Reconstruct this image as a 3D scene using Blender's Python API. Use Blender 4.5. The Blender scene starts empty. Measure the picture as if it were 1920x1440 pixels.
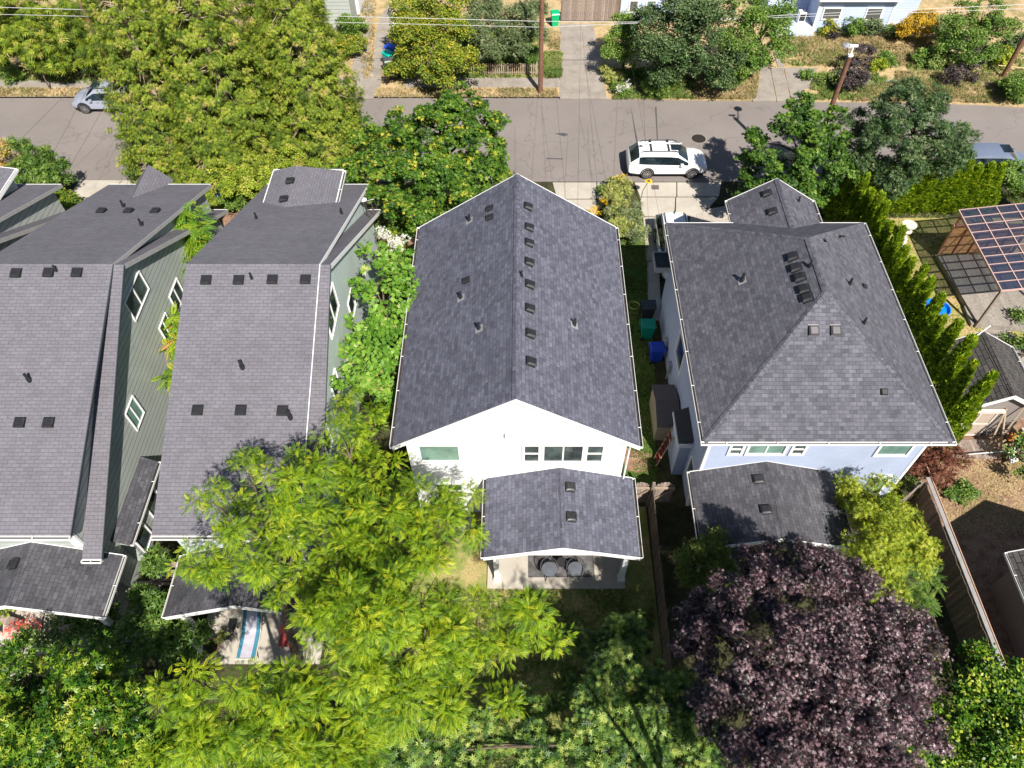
import bpy, math, random
import numpy as np
from mathutils import Vector, Matrix
R = math.radians
SC = bpy.context.scene
COL = SC.collection
rnd = random.Random(7)
# ---------------------------------------------------------------- camera, sky, sun, exposure
FL, CAMH, PIT = 1400.0, 29.0, R(53)
PCX, PCY = 981.0, 720.0
cd = bpy.data.cameras.new('camera'); cam = bpy.data.objects.new('camera', cd); COL.objects.link(cam)
cam.location = (0, 0, CAMH); cam.rotation_euler = (R(90) - PIT, 0, 0)
cd.sensor_width = 36; cd.lens = 36 * FL / 1920; cd.shift_x = -(PCX - 960) / 1920
cd.clip_start = 0.5; cd.clip_end = 2000
SC.camera = cam
SUNV = Vector((0.35, -0.83, 1.0)).normalized()
w = bpy.data.worlds.new("World"); SC.world = w; w.use_nodes = True
nt = w.node_tree; nt.nodes.clear()
sky = nt.nodes.new('ShaderNodeTexSky'); sky.sky_type = 'NISHITA'; sky.sun_disc = False
sky.sun_elevation = math.asin(SUNV.z); sky.sun_rotation = math.atan2(SUNV.x, SUNV.y)
sky.air_density = 1.0; sky.dust_density = 0.6; sky.ozone_density = 1.5
bg = nt.nodes.new('ShaderNodeBackground'); bg.inputs[1].default_value = 0.055
wo = nt.nodes.new('ShaderNodeOutputWorld')
nt.links.new(sky.outputs[0], bg.inputs[0]); nt.links.new(bg.outputs[0], wo.inputs[0])
sl = bpy.data.lights.new('sun', 'SUN'); sl.energy = 5.0; sl.angle = R(0.5); sl.color = (1.0, 0.95, 0.87)
so = bpy.data.objects.new('sun', sl); COL.objects.link(so)
so.rotation_euler = SUNV.to_track_quat('Z', 'Y').to_euler(); so.location = (20, -40, 60)
SC.view_settings.view_transform = 'Standard'; SC.view_settings.look = 'None'
SC.view_settings.gamma = 1.0; SC.view_settings.exposure = 0.72
SC.cycles.max_bounces = 6; SC.cycles.transparent_max_bounces = 12

# ---------------------------------------------------------------- pixel -> place helpers
_c, _s = math.cos(PIT), math.sin(PIT)
def ray(px, py):
    u = (px - PCX) / FL; v = (PCY - py) / FL
    return (u, _c + v * _s, -_s + v * _c)
def P(px, py, z=0.0):
    d = ray(px, py); t = (z - CAMH) / d[2]
    return (d[0] * t, d[1] * t, z)
def PY(px, py, Y):
    d = ray(px, py); t = Y / d[1]
    return (d[0] * t, Y, CAMH + d[2] * t)
def hit(px, py, p0, n):
    d = Vector(ray(px, py)); o = Vector((0, 0, CAMH)); n = Vector(n)
    t = (Vector(p0) - o).dot(n) / d.dot(n)
    return o + d * t

# ---------------------------------------------------------------- object helpers
def tag(o, label=None, cat=None, group=None, kind=None):
    if label: o['label'] = label
    if cat: o['category'] = cat
    if group: o['group'] = group
    if kind: o['kind'] = kind
    return o
def thing(name, label, cat, loc=(0, 0, 0), group=None, rz=0.0):
    o = bpy.data.objects.new(name, None); COL.objects.link(o)
    o.location = loc; o.rotation_euler = (0, 0, rz); o.empty_display_size = 0.3
    return tag(o, label, cat, group)
def attach(o, parent, local=False):
    if parent is not None:
        o.parent = parent
        if not local and parent.parent is None and parent.type == 'EMPTY':
            o.matrix_parent_inverse = Matrix.Translation(-Vector(parent.location))
    return o
class MB:
    def __init__(s): s.v = []; s.f = []
    def poly(s, pts):
        i = len(s.v); s.v += [tuple(p) for p in pts]; s.f.append(tuple(range(i, i + len(pts)))); return s
    def box(s, x0, x1, y0, y1, z0, z1):
        return s.hexa([(x0, y0, z0), (x1, y0, z0), (x1, y1, z0), (x0, y1, z0)], [(x0, y0, z1), (x1, y0, z1), (x1, y1, z1), (x0, y1, z1)])
    def hexa(s, b, t):
        i = len(s.v); n = len(b); s.v += [tuple(p) for p in b] + [tuple(p) for p in t]
        s.f.append(tuple(range(i + n - 1, i - 1, -1))); s.f.append(tuple(range(i + n, i + 2 * n)))
        for k in range(n):
            j = (k + 1) % n; s.f.append((i + k, i + j, i + n + j, i + n + k))
        return s
    def slab(s, pts, th):
        return s.hexa([(p[0], p[1], p[2] - th) for p in pts], pts)
    def prism(s, pts, vec):
        v = Vector(vec); return s.hexa(pts, [tuple(Vector(p) + v) for p in pts])
    def obox(s, c, ax, ay, az):
        c = Vector(c); ax, ay, az = Vector(ax), Vector(ay), Vector(az)
        b = [c - ax - ay - az, c + ax - ay - az, c + ax + ay - az, c - ax + ay - az]
        return s.hexa(b, [p + 2 * az for p in b])
    def bar(s, p0, p1, w, h, up=(0, 0, 1)):
        p0, p1 = Vector(p0), Vector(p1); d = p1 - p0
        side = d.cross(Vector(up)); side = side.normalized() if side.length > 1e-6 else Vector((1, 0, 0))
        u = side.cross(d).normalized()
        return s.obox((p0 + p1) / 2, d / 2, side * w / 2, u * h / 2)
    def tube(s, pts, r, n=8, cap=True):
        pts = [Vector(p) for p in pts]; rs = r if isinstance(r, (list, tuple)) else [r] * len(pts)
        base = len(s.v)
        for k, p in enumerate(pts):
            d = (pts[min(k + 1, len(pts) - 1)] - pts[max(k - 1, 0)]).normalized()
            a = d.orthogonal().normalized() if k == 0 else (a - d * a.dot(d)).normalized()
            b = d.cross(a)
            for j in range(n):
                t = 2 * math.pi * j / n; s.v.append(tuple(p + (a * math.cos(t) + b * math.sin(t)) * rs[k]))
        for k in range(len(pts) - 1):
            for j in range(n):
                j2 = (j + 1) % n; s.f.append((base + k * n + j, base + k * n + j2, base + (k + 1) * n + j2, base + (k + 1) * n + j))
        if cap:
            s.f.append(tuple(base + j for j in range(n - 1, -1, -1)))
            s.f.append(tuple(base + (len(pts) - 1) * n + j for j in range(n)))
        return s
    def lathe(s, prof, c=(0, 0, 0), n=20):
        base = len(s.v); c = Vector(c)
        for r, z in prof:
            for j in range(n):
                t = 2 * math.pi * j / n; s.v.append((c.x + r * math.cos(t), c.y + r * math.sin(t), c.z + z))
        for k in range(len(prof) - 1):
            for j in range(n):
                j2 = (j + 1) % n; s.f.append((base + k * n + j, base + k * n + j2, base + (k + 1) * n + j2, base + (k + 1) * n + j))
        s.f.append(tuple(base + j for j in range(n - 1, -1, -1)))
        s.f.append(tuple(base + (len(prof) - 1) * n + j for j in range(n)))
        return s
    def mesh(s, name, mat, smooth=None, uv=True):
        me = bpy.data.meshes.new(name); me.from_pydata(s.v, [], s.f); me.update()
        me.materials.append(mat)
        if uv:
            lay = me.uv_layers.new(name='UV'); z = Vector((0, 0, 1))
            for p in me.polygons:
                n = p.normal
                if abs(n.z) > 0.995: u, v = Vector((1, 0, 0)), Vector((0, 1, 0))
                else:
                    u = z.cross(n).normalized(); v = n.cross(u)
                for li in p.loop_indices:
                    co = me.vertices[me.loops[li].vertex_index].co; lay.data[li].uv = (co.dot(u), co.dot(v))
        if smooth is not None:
            me.shade_smooth(); me.set_sharp_from_angle(angle=R(smooth))
        return me
    def build(s, name, mat, parent=None, local=False, smooth=None, label=None):
        o = bpy.data.objects.new(name, s.mesh(name, mat, smooth)); COL.objects.link(o)
        attach(o, parent, local)
        if label: o['label'] = label
        return o
def struct(name, mb, mat, label=None):
    o = mb.build(name, mat); tag(o, label, name.replace('_', ' '), None, 'structure'); return o
def copy_tree(o, parent=None):
    c = o.copy(); COL.objects.link(c)
    if parent is not None: c.parent = parent
    for ch in [x for x in bpy.data.objects if x.parent == o]: copy_tree(ch, c)
    return c

# ---------------------------------------------------------------- materials
def _new(name):
    m = bpy.data.materials.new(name); m.use_nodes = True; nt = m.node_tree
    return m, nt, nt.nodes['Principled BSDF']
def N(nt, t, **kw):
    n = nt.nodes.new('ShaderNode' + t)
    for k, v in kw.items():
        if k.startswith('i_'): n.inputs[k[2:].replace('_', ' ')].default_value = v
        else: setattr(n, k, v)
    return n
def c4(c): return (c[0], c[1], c[2], 1)
def mixc(nt, f, a, b, mode='MIX'):
    m = nt.nodes.new('ShaderNodeMix'); m.data_type = 'RGBA'; m.blend_type = mode
    for s, val in ((m.inputs[0], f), (m.inputs[6], a), (m.inputs[7], b)):
        if hasattr(val, 'links') or isinstance(val, bpy.types.NodeSocket): nt.links.new(val, s)
        elif isinstance(val, (int, float)): s.default_value = val
        else: s.default_value = c4(val)
    return m.outputs[2]
def ramp(nt, fac, stops):
    r = nt.nodes.new('ShaderNodeValToRGB'); nt.links.new(fac, r.inputs[0]); e = r.color_ramp.elements
    while len(e) < len(stops): e.new(0.5)
    for k, (p, c) in enumerate(stops):
        e[k].position = p; e[k].color = c4(c) if not isinstance(c, (int, float)) else (c, c, c, 1)
    return r.outputs[0]
def noise(nt, scale, detail=3, rough=0.6, vec=None):
    n = N(nt, 'TexNoise'); n.inputs['Scale'].default_value = scale; n.inputs['Detail'].default_value = detail
    n.inputs['Roughness'].default_value = rough
    if vec is None:
        g = nt.nodes.new('ShaderNodeNewGeometry'); vec = g.outputs['Position']
    nt.links.new(vec, n.inputs['Vector']); return n.outputs['Fac']
def bump(nt, bs, h, dist=0.02, st=0.6):
    b = N(nt, 'Bump'); b.inputs['Distance'].default_value = dist; b.inputs['Strength'].default_value = st
    nt.links.new(h, b.inputs['Height']); nt.links.new(b.outputs[0], bs.inputs['Normal'])
def plain(name, col, rough=0.6, metal=0.0, var=0.12, scale=6, coat=0.0, spec=0.5):
    m, nt, bs = _new(name)
    f = noise(nt, scale, 4); d = [x * (1 - var) for x in col]; l = [min(1, x * (1 + var)) for x in col]
    nt.links.new(ramp(nt, f, [(0.3, d), (0.7, l)]), bs.inputs['Base Color'])
    bs.inputs['Roughness'].default_value = rough; bs.inputs['Metallic'].default_value = metal
    bs.inputs['Coat Weight'].default_value = coat; bs.inputs['Specular IOR Level'].default_value = spec
    return m
def uvnode(nt, sx=1, sy=1, swap=False):
    t = nt.nodes.new('ShaderNodeUVMap'); t.uv_map = 'UV'
    mp = N(nt, 'Mapping'); mp.inputs['Scale'].default_value = (sx, sy, 1); nt.links.new(t.outputs[0], mp.inputs[0])
    return mp.outputs[0]
def shingle(name, c1, c2, cm, bw=0.30, rh=0.145, stain=0.25, mort=0.010, patch=0.5):
    m, nt, bs = _new(name); uv = uvnode(nt)
    b = N(nt, 'TexBrick', offset=0.5, squash=1.0); nt.links.new(uv, b.inputs[0])
    b.inputs['Color1'].default_value = c4(c1); b.inputs['Color2'].default_value = c4(c2); b.inputs['Mortar'].default_value = c4(cm)
    b.inputs['Scale'].default_value = 1; b.inputs['Mortar Size'].default_value = mort; b.inputs['Mortar Smooth'].default_value = 0.3
    b.inputs['Brick Width'].default_value = bw; b.inputs['Row Height'].default_value = rh; b.inputs['Bias'].default_value = 0.0
    b2 = N(nt, 'TexBrick', offset=0.37, squash=1.0); nt.links.new(uv, b2.inputs[0])
    b2.inputs['Color1'].default_value = (0.78, 0.78, 0.78, 1); b2.inputs['Color2'].default_value = (1.2, 1.2, 1.22, 1); b2.inputs['Mortar'].default_value = (1, 1, 1, 1)
    b2.inputs['Scale'].default_value = 1; b2.inputs['Mortar Size'].default_value = 0.0
    b2.inputs['Brick Width'].default_value = bw * 0.62; b2.inputs['Row Height'].default_value = rh
    col = mixc(nt, patch, b.outputs[0], b2.outputs[0], 'MULTIPLY')
    f = noise(nt, 0.55, 5, 0.65); col = mixc(nt, 1.0, col, ramp(nt, f, [(0.3, 1 - stain), (0.72, 1 + stain * 0.5)]), 'MULTIPLY')
    g = noise(nt, 28, 3, 0.7); col = mixc(nt, 1.0, col, ramp(nt, g, [(0.25, 0.72), (0.75, 1.25)]), 'MULTIPLY')
    nt.links.new(col, bs.inputs['Base Color']); bs.inputs['Roughness'].default_value = 0.92
    bs.inputs['Specular IOR Level'].default_value = 0.25
    bump(nt, bs, b.outputs['Fac'], -0.012, 0.7)
    return m
def siding(name, col, exp=0.16, line=0.35, th=0.1, var=0.06):
    m, nt, bs = _new(name); uv = uvnode(nt); sp = N(nt, 'SeparateXYZ'); nt.links.new(uv, sp.inputs[0])
    md = N(nt, 'Math', operation='MODULO'); nt.links.new(sp.outputs[1], md.inputs[0]); md.inputs[1].default_value = exp
    dv = N(nt, 'Math', operation='DIVIDE'); nt.links.new(md.outputs[0], dv.inputs[0]); dv.inputs[1].default_value = exp
    ab = N(nt, 'Math', operation='ABSOLUTE'); nt.links.new(dv.outputs[0], ab.inputs[0])
    l = ramp(nt, ab.outputs[0], [(0.0, line), (th, 1.0)])
    f = noise(nt, 1.2, 4); c = ramp(nt, f, [(0.3, [x * (1 - var) for x in col]), (0.7, [x * (1 + var) for x in col])])
    nt.links.new(mixc(nt, 1.0, c, l, 'MULTIPLY'), bs.inputs['Base Color']); bs.inputs['Roughness'].default_value = 0.65
    bump(nt, bs, ab.outputs[0], 0.012, 0.5); return m
def glassmat(name, col=(0.05, 0.07, 0.065), rough=0.06, var=0.6, scale=1.2):
    m, nt, bs = _new(name); f = noise(nt, scale, 3)
    nt.links.new(ramp(nt, f, [(0.35, [x * (1 - var) for x in col]), (0.65, [x * (1 + var) for x in col])]), bs.inputs['Base Color'])
    bs.inputs['Roughness'].default_value = rough; bs.inputs['Specular IOR Level'].default_value = 0.9; return m
def ground(name, stops, scale=1.0, fine=22, fvar=0.35, rough=0.95, bd=0.03):
    m, nt, bs = _new(name); f = noise(nt, scale, 8, 0.68); c = ramp(nt, f, stops)
    g = noise(nt, fine, 4, 0.75); c = mixc(nt, 1.0, c, ramp(nt, g, [(0.25, 1 - fvar), (0.75, 1 + fvar)]), 'MULTIPLY')
    nt.links.new(c, bs.inputs['Base Color']); bs.inputs['Roughness'].default_value = rough
    bs.inputs['Specular IOR Level'].default_value = 0.2
    bump(nt, bs, g, bd, 0.8); return m
def leafmat(name, stops, trans=0.35, rough=0.5, spec=0.35):
    m, nt, bs = _new(name); at = N(nt, 'Attribute', attribute_name='tint')
    c = ramp(nt, at.outputs['Fac'], stops); nt.links.new(c, bs.inputs['Base Color'])
    bs.inputs['Roughness'].default_value = rough; bs.inputs['Specular IOR Level'].default_value = spec
    tr = N(nt, 'BsdfTranslucent'); tc = mixc(nt, 1.0, c, (1.25, 1.2, 0.55), 'MULTIPLY'); nt.links.new(tc, tr.inputs[0])
    mx = N(nt, 'MixShader'); mx.inputs[0].default_value = trans
    nt.links.new(bs.outputs[0], mx.inputs[1]); nt.links.new(tr.outputs[0], mx.inputs[2])
    nt.links.new(mx.outputs[0], nt.nodes['Material Output'].inputs[0]); return m
def plankmat(name, c1, c2, w=0.14, gap=0.06, dark=0.25, swap=False):
    m, nt, bs = _new(name); uv = uvnode(nt); sp = N(nt, 'SeparateXYZ'); nt.links.new(uv, sp.inputs[0])
    ax = sp.outputs[1 if swap else 0]
    dv = N(nt, 'Math', operation='DIVIDE'); nt.links.new(ax, dv.inputs[0]); dv.inputs[1].default_value = w
    fl = N(nt, 'Math', operation='FLOOR'); nt.links.new(dv.outputs[0], fl.inputs[0])
    fr = N(nt, 'Math', operation='FRACT'); nt.links.new(dv.outputs[0], fr.inputs[0])
    wn = N(nt, 'TexWhiteNoise', noise_dimensions='1D'); nt.links.new(fl.outputs[0], wn.inputs['W'])
    c = ramp(nt, wn.outputs[0], [(0, c1), (1, c2)])
    f = noise(nt, 9, 5, 0.7); c = mixc(nt, 1.0, c, ramp(nt, f, [(0.3, 0.65), (0.7, 1.25)]), 'MULTIPLY')
    l = ramp(nt, fr.outputs[0], [(0, dark), (gap, 1.0)])
    nt.links.new(mixc(nt, 1.0, c, l, 'MULTIPLY'), bs.inputs['Base Color']); bs.inputs['Roughness'].default_value = 0.85; return m

M = {}
M['roofC'] = shingle('charcoal architectural shingle', (0.088, 0.090, 0.118), (0.138, 0.140, 0.178), (0.07, 0.071, 0.092), bw=0.27, rh=0.15, mort=0.007, patch=0.75, stain=.12)
M['roofD'] = shingle('grey architectural shingle', (0.084, 0.083, 0.099), (0.132, 0.130, 0.152), (0.066, 0.066, 0.08), bw=0.27, rh=0.15, mort=0.007, patch=0.75, stain=.12)
M['roofA'] = shingle('weathered three tab shingle', (0.146, 0.139, 0.158), (0.168, 0.160, 0.182), (0.116, 0.11, 0.126), bw=0.31, rh=0.135, stain=0.12, mort=0.010, patch=0.25)
M['roofP'] = shingle('dark porch shingle', (0.068, 0.067, 0.076), (0.108, 0.106, 0.118), (0.05, 0.05, 0.056), stain=0.35, patch=0.6, mort=.008)
M['roofG'] = shingle('old brown grey shingle', (0.065, 0.06, 0.056), (0.11, 0.10, 0.094), (0.02, 0.02, 0.02), bw=0.5, rh=0.2, mort=0.02, stain=0.2)
M['white'] = plain('white trim paint', (0.8, 0.79, 0.77), 0.5, var=0.04)
M['whiteC'] = siding('white lap siding', (0.82, 0.82, 0.83), 0.13, 0.82, 0.12, 0.02)
M['sideA'] = siding('sage grey lap siding', (0.42, 0.45, 0.42), 0.27, 0.12, 0.16)
M['sideB'] = siding('pale mint lap siding', (0.56, 0.64, 0.61), 0.27, 0.45, 0.12)
M['sideD'] = siding('pale blue lap siding', (0.40, 0.46, 0.61), 0.15, 0.72, 0.12)
M['sideN'] = siding('light blue clapboard', (0.50, 0.58, 0.78), 0.2, 0.55, 0.12)
M['dark'] = plain('dark metal', (0.025, 0.025, 0.028), 0.5)
M['bed'] = plain('gutter bed', (0.03, 0.024, 0.02), 0.9)
M['vent'] = plain('black roof vent', (0.02, 0.02, 0.022), 0.45, var=0.3, scale=12)
M['lead'] = plain('lead flashing', (0.35, 0.35, 0.36), 0.5, 0.3)
M['steel'] = plain('galvanised steel', (0.16, 0.15, 0.155), 0.4, 0.7)
M['rakeD'] = plain('dark drip edge', (0.05, 0.058, 0.065), 0.5)
M['rakeG'] = plain('pale grey fascia', (0.36, 0.35, 0.34), 0.6)
M['glass'] = glassmat('window glass')
M['glassG'] = glassmat('green tinted blind glass', (0.16, 0.27, 0.23), 0.12, 0.25)
M['glassD'] = glassmat('dark screen glass', (0.10, 0.10, 0.095), 0.3, 0.2, 30)
M['carglass'] = glassmat('car glass', (0.012, 0.02, 0.025), 0.03)
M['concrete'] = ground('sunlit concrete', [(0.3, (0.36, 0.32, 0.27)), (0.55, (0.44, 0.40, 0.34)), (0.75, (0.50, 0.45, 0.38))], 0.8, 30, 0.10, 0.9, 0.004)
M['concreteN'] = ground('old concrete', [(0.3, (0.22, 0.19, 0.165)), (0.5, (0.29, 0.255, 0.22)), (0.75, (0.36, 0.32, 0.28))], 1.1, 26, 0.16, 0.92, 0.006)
M['post'] = plain('painted post', (0.75, 0.75, 0.74), 0.5)
M['woodgrey'] = plankmat('weathered plank', (0.20, 0.155, 0.13), (0.36, 0.28, 0.24))
M['wooddark'] = plankmat('old dark plank', (0.10, 0.08, 0.06), (0.20, 0.15, 0.11))
M['cedar'] = plankmat('cedar board', (0.42, 0.21, 0.08), (0.58, 0.31, 0.13), w=0.14, swap=True)
M['deck'] = plankmat('grey deck board', (0.25, 0.22, 0.19), (0.33, 0.29, 0.25), w=0.14, gap=0.08)
M['redwood'] = plain('redwood batten', (0.42, 0.20, 0.13), 0.7)
M['bark'] = ground('tree bark', [(0.3, (0.07, 0.05, 0.035)), (0.7, (0.19, 0.145, 0.11))], 5, 30, 0.4, 0.95, 0.02)
M['twig'] = plain('pale dead twig', (0.34, 0.26, 0.18), 0.9)
M['pole'] = ground('creosoted pole wood', [(0.3, (0.12, 0.055, 0.035)), (0.7, (0.24, 0.125, 0.085))], 6, 40, 0.35, 0.9, 0.01)
M['wire'] = plain('black cable', (0.03, 0.03, 0.03), 0.6)
M['wirel'] = plain('pale cable', (0.5, 0.5, 0.5), 0.5)
M['tyre'] = plain('tyre rubber', (0.02, 0.02, 0.02), 0.85)
M['rim'] = plain('alloy rim', (0.45, 0.45, 0.46), 0.3, 0.8)
M['plastic'] = plain('black plastic', (0.022, 0.022, 0.024), 0.6)
M['red'] = plain('red lens', (0.45, 0.01, 0.02), 0.2)
M['lamp'] = plain('headlamp', (0.5, 0.52, 0.55), 0.1, 0.3)
# ---------------------------------------------------------------- setting: ground, road, pavements
def sheet(pts, z=0.0, th=0.0):
    mb = MB(); q = [(p[0], p[1], z) for p in pts]
    if th: mb.slab(q, th)
    else:
        a = sum(q[i][0] * q[(i + 1) % len(q)][1] - q[(i + 1) % len(q)][0] * q[i][1] for i in range(len(q)))
        mb.poly(q if a > 0 else q[::-1])
    return mb
def pix(pts, z=0.0): return [P(x, y, z) for x, y in pts]
M['soil'] = ground('dark garden soil and grass', [(0.32, (0.032, 0.026, 0.018)), (0.5, (0.05, 0.05, 0.022)), (0.68, (0.085, 0.09, 0.035))], 1.3, 18, 0.5)
M['dry'] = ground('dry summer grass', [(0.28, (0.17, 0.18, 0.06)), (0.42, (0.32, 0.25, 0.12)), (0.55, (0.48, 0.35, 0.19)), (0.72, (0.40, 0.27, 0.155))], 0.9, 16, 0.4)
M['lawn'] = ground('patchy green lawn', [(0.3, (0.20, 0.19, 0.07)), (0.45, (0.20, 0.24, 0.06)), (0.6, (0.40, 0.31, 0.14)), (0.75, (0.18, 0.22, 0.05))], 0.8, 16, 0.4)
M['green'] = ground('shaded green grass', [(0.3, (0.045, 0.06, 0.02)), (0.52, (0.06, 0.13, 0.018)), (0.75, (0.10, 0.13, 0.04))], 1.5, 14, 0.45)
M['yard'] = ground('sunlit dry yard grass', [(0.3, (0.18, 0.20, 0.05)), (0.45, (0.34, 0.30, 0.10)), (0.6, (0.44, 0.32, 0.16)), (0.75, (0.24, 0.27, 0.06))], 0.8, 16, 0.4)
M['mulch'] = ground('brown bark mulch', [(0.3, (0.13, 0.075, 0.045)), (0.5, (0.26, 0.155, 0.10)), (0.7, (0.36, 0.245, 0.165))], 2.2, 14, 0.55)
M['gravel'] = ground('pale pebbles', [(0.3, (0.28, 0.24, 0.2)), (0.6, (0.5, 0.44, 0.38)), (0.8, (0.6, 0.52, 0.46))], 9, 26, 0.4)
def roadmat():
    m, nt, bs = _new('worn asphalt'); f = noise(nt, 0.22, 6, 0.6)
    c = ramp(nt, f, [(0.3, (0.185, 0.16, 0.147)), (0.7, (0.225, 0.197, 0.182))])
    g = noise(nt, 45, 3, 0.8); c = mixc(nt, 1.0, c, ramp(nt, g, [(0.25, 0.8), (0.75, 1.2)]), 'MULTIPLY')
    v = N(nt, 'TexVoronoi', feature='DISTANCE_TO_EDGE'); v.inputs['Scale'].default_value = 0.16
    ge = nt.nodes.new('ShaderNodeNewGeometry'); nz = N(nt, 'TexNoise'); nz.inputs['Scale'].default_value = 0.8; nz.inputs['Detail'].default_value = 5
    nt.links.new(ge.outputs['Position'], nz.inputs['Vector'])
    add = N(nt, 'VectorMath', operation='ADD'); sc = N(nt, 'VectorMath', operation='SCALE'); sc.inputs['Scale'].default_value = 2.2
    nt.links.new(nz.outputs['Color'], sc.inputs[0]); nt.links.new(ge.outputs['Position'], add.inputs[0]); nt.links.new(sc.outputs[0], add.inputs[1])
    nt.links.new(add.outputs[0], v.inputs['Vector'])
    c = mixc(nt, 1.0, c, ramp(nt, v.outputs['Distance'], [(0.0, 0.72), (0.006, 1.0)]), 'MULTIPLY')
    s = noise(nt, 1.1, 6, 0.7); c = mixc(nt, 1.0, c, ramp(nt, s, [(0.28, 0.84), (0.42, 1.0)]), 'MULTIPLY')
    nt.links.new(c, bs.inputs['Base Color']); bs.inputs['Roughness'].default_value = 0.9; bump(nt, bs, g, 0.004, 0.6); return m
M['road'] = roadmat()
struct('ground', sheet([(-700, -400), (700, -400), (700, 900), (-700, 900)], 0.0), M['soil'])
north = [P(x, y) for x, y in ((-60, 184), (700, 184), (1050, 184), (1290, 188), (1500, 191), (1700, 193), (1830, 197), (1990, 206))]
nb = [(p[0], p[1]) for p in north]
struct('north_verge', sheet([(-120, nb[0][1])] + nb + [(120, nb[-1][1]), (120, 95), (-120, 95)], 0.10, 0.2), M['dry'], 'dry grass verge and yards across the street')
struct('road', sheet([(-120, 37.45), (120, 37.2)] + [(120, nb[-1][1])] + nb[::-1] + [(-120, nb[0][1])], 0.012), M['road'])
kb = MB()
for i in range(2): kb.slab([(nb[i][0], nb[i][1], .125), (nb[i + 1][0], nb[i + 1][1], .125), (nb[i + 1][0], nb[i + 1][1] + .14, .125), (nb[i][0], nb[i][1] + .14, .125)], .12)
struct('kerb', kb, M['concreteN'])
sw = MB()
for a, b in ((-60, -9.9), (-8.2, 2.5), (6.9, 12.0)):
    x = a
    while x < b - .05:
        x2 = min(x + 1.5, b); sw.slab([(x + .012, 47.45, .13), (x2, 47.45, .13), (x2, 48.65, .13), (x + .012, 48.65, .13)], .1); x = x2
x = 18.2
while x < 60:
    sw.slab([(x + .012, 47.3, .13), (x + 1.5, 47.3, .13), (x + 1.5, 48.4, .13), (x + .012, 48.4, .13)], .1); x += 1.5
struct('sidewalk', sw, M['concreteN'])
ns = MB()
def padN(pts, z=0.14): ns.slab(pix(pts, z), .1)
for a, b in ((0, 60), (62, 100), (102, 143)):        # left twin-track driveway
    def lx(y, k): return (672, 702, 716, 744)[k] if False else [(660 + (y * 0.05)), (690 + y * 0.02) - y * 0.03, 712 - y * 0.035, 737 - y * 0.045][k]
padN([(668, 60), (696, 60), (684, 148), (658, 148)]); padN([(677, -10), (700, -10), (696, 58), (669, 58)])
padN([(706, 60), (730, 60), (712, 148), (690, 148)]); padN([(712, 30), (737, 0), (730, 58), (707, 58)])
padN([(664, 149), (709, 149), (700, 183), (650, 183)])
struct('old_driveway', ns, M['concreteN'], 'cracked twin-track concrete driveway across the street')
dn = MB()
for y0, y1 in ((44, 88), (89, 132), (133, 184)):
    a = lambda y: 1050 + (y - 44) * 0.0; b = lambda y: 1112 + (y - 44) * 0.185
    dn.slab(pix([(a(y0), y0), (b(y0), y0), (b(y1), y1), (a(y1), y1)], .14), .1)
struct('driveway_by_the_gate', dn, M['concreteN'], 'concrete driveway running up to the wooden gate')
d3 = MB()
for q in ([(1416, 127), (1444, 127), (1455, 188), (1412, 188)], [(1445, 127), (1468, 127), (1482, 188), (1457, 188)], [(1470, 127), (1535, 127), (1512, 160), (1500, 188), (1484, 188)],
          [(1423, 102), (1434, 102), (1440, 125), (1428, 125)], [(1446, 84), (1456, 84), (1471, 125), (1459, 125)], [(1383, 127), (1414, 127), (1418, 140), (1380, 134)]):
    d3.slab(pix(q, .14), .1)
struct('driveway_by_the_blue_house', d3, M['concreteN'])
sd = MB()
sd.slab(pix([(1036, 342), (1118, 342), (1118, 372), (1045, 372)], .04), .05)
sd.slab(pix([(1120, 342), (1166, 342), (1172, 372), (1120, 372)], .04), .05)
sd.slab(pix([(1050, 374), (1118, 374), (1118, 430), (1060, 430)], .04), .05)
struct('front_driveway', sd, M['concrete'], 'pale concrete driveway beyond the white house gable')
se = MB()
for q in ([(1190, 342), (1268, 342), (1268, 368), (1200, 368)], [(1270, 342), (1352, 342), (1348, 368), (1270, 368)], [(1200, 370), (1266, 370), (1264, 405), (1205, 405)], [(1268, 370), (1346, 370), (1330, 388), (1300, 405), (1267, 405)], [(1206, 407), (1290, 407), (1290, 470), (1212, 490)], [(1213, 492), (1235, 485), (1240, 600), (1216, 600)]):
    se.slab(pix(q, .04), .05)
struct('side_driveway', se, M['concrete'], 'pale concrete driveway with a parked white car')
sf = MB()
for q in ([(150, 338), (228, 338), (205, 366), (125, 372)], [(230, 338), (330, 338), (330, 366), (207, 366)], [(124, 374), (206, 368), (160, 440), (80, 470)], [(208, 368), (330, 368), (330, 440), (163, 440)]):
    sf.slab(pix(q, .04), .05)
struct('left_driveway', sf, M['concrete'], 'pale concrete driveway beyond the left row house')
struct('gravel_bed', sheet(pix([(1296, 398), (1370, 385), (1385, 430), (1290, 430)]), 0.02), M['gravel'])
struct('path', sheet(pix([(0, 162), (0, 150), (150, 150), (150, 162)]), 0.12), M['concreteN'])
struct('lawn', sheet([(-4.7, 5.6), (5.3, 6.4), (5.3, 15.2), (-4.7, 15.2)], 0.008), M['lawn'], 'shaded back lawn behind the white house')
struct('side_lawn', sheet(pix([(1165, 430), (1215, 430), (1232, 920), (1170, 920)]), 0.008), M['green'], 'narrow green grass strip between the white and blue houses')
struct('bare_patch', sheet(pix([(1168, 838), (1200, 846), (1222, 850), (1222, 880), (1195, 888), (1172, 880)]), 0.014), M['mulch'])
struct('yard_lawn', sheet([(16.0, 22.4), (24.6, 22.4), (30, 22.4), (30, 34.0), (16.0, 34.0)], 0.008), M['yard'], 'sunlit yard lawn beside the pergola')
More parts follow.
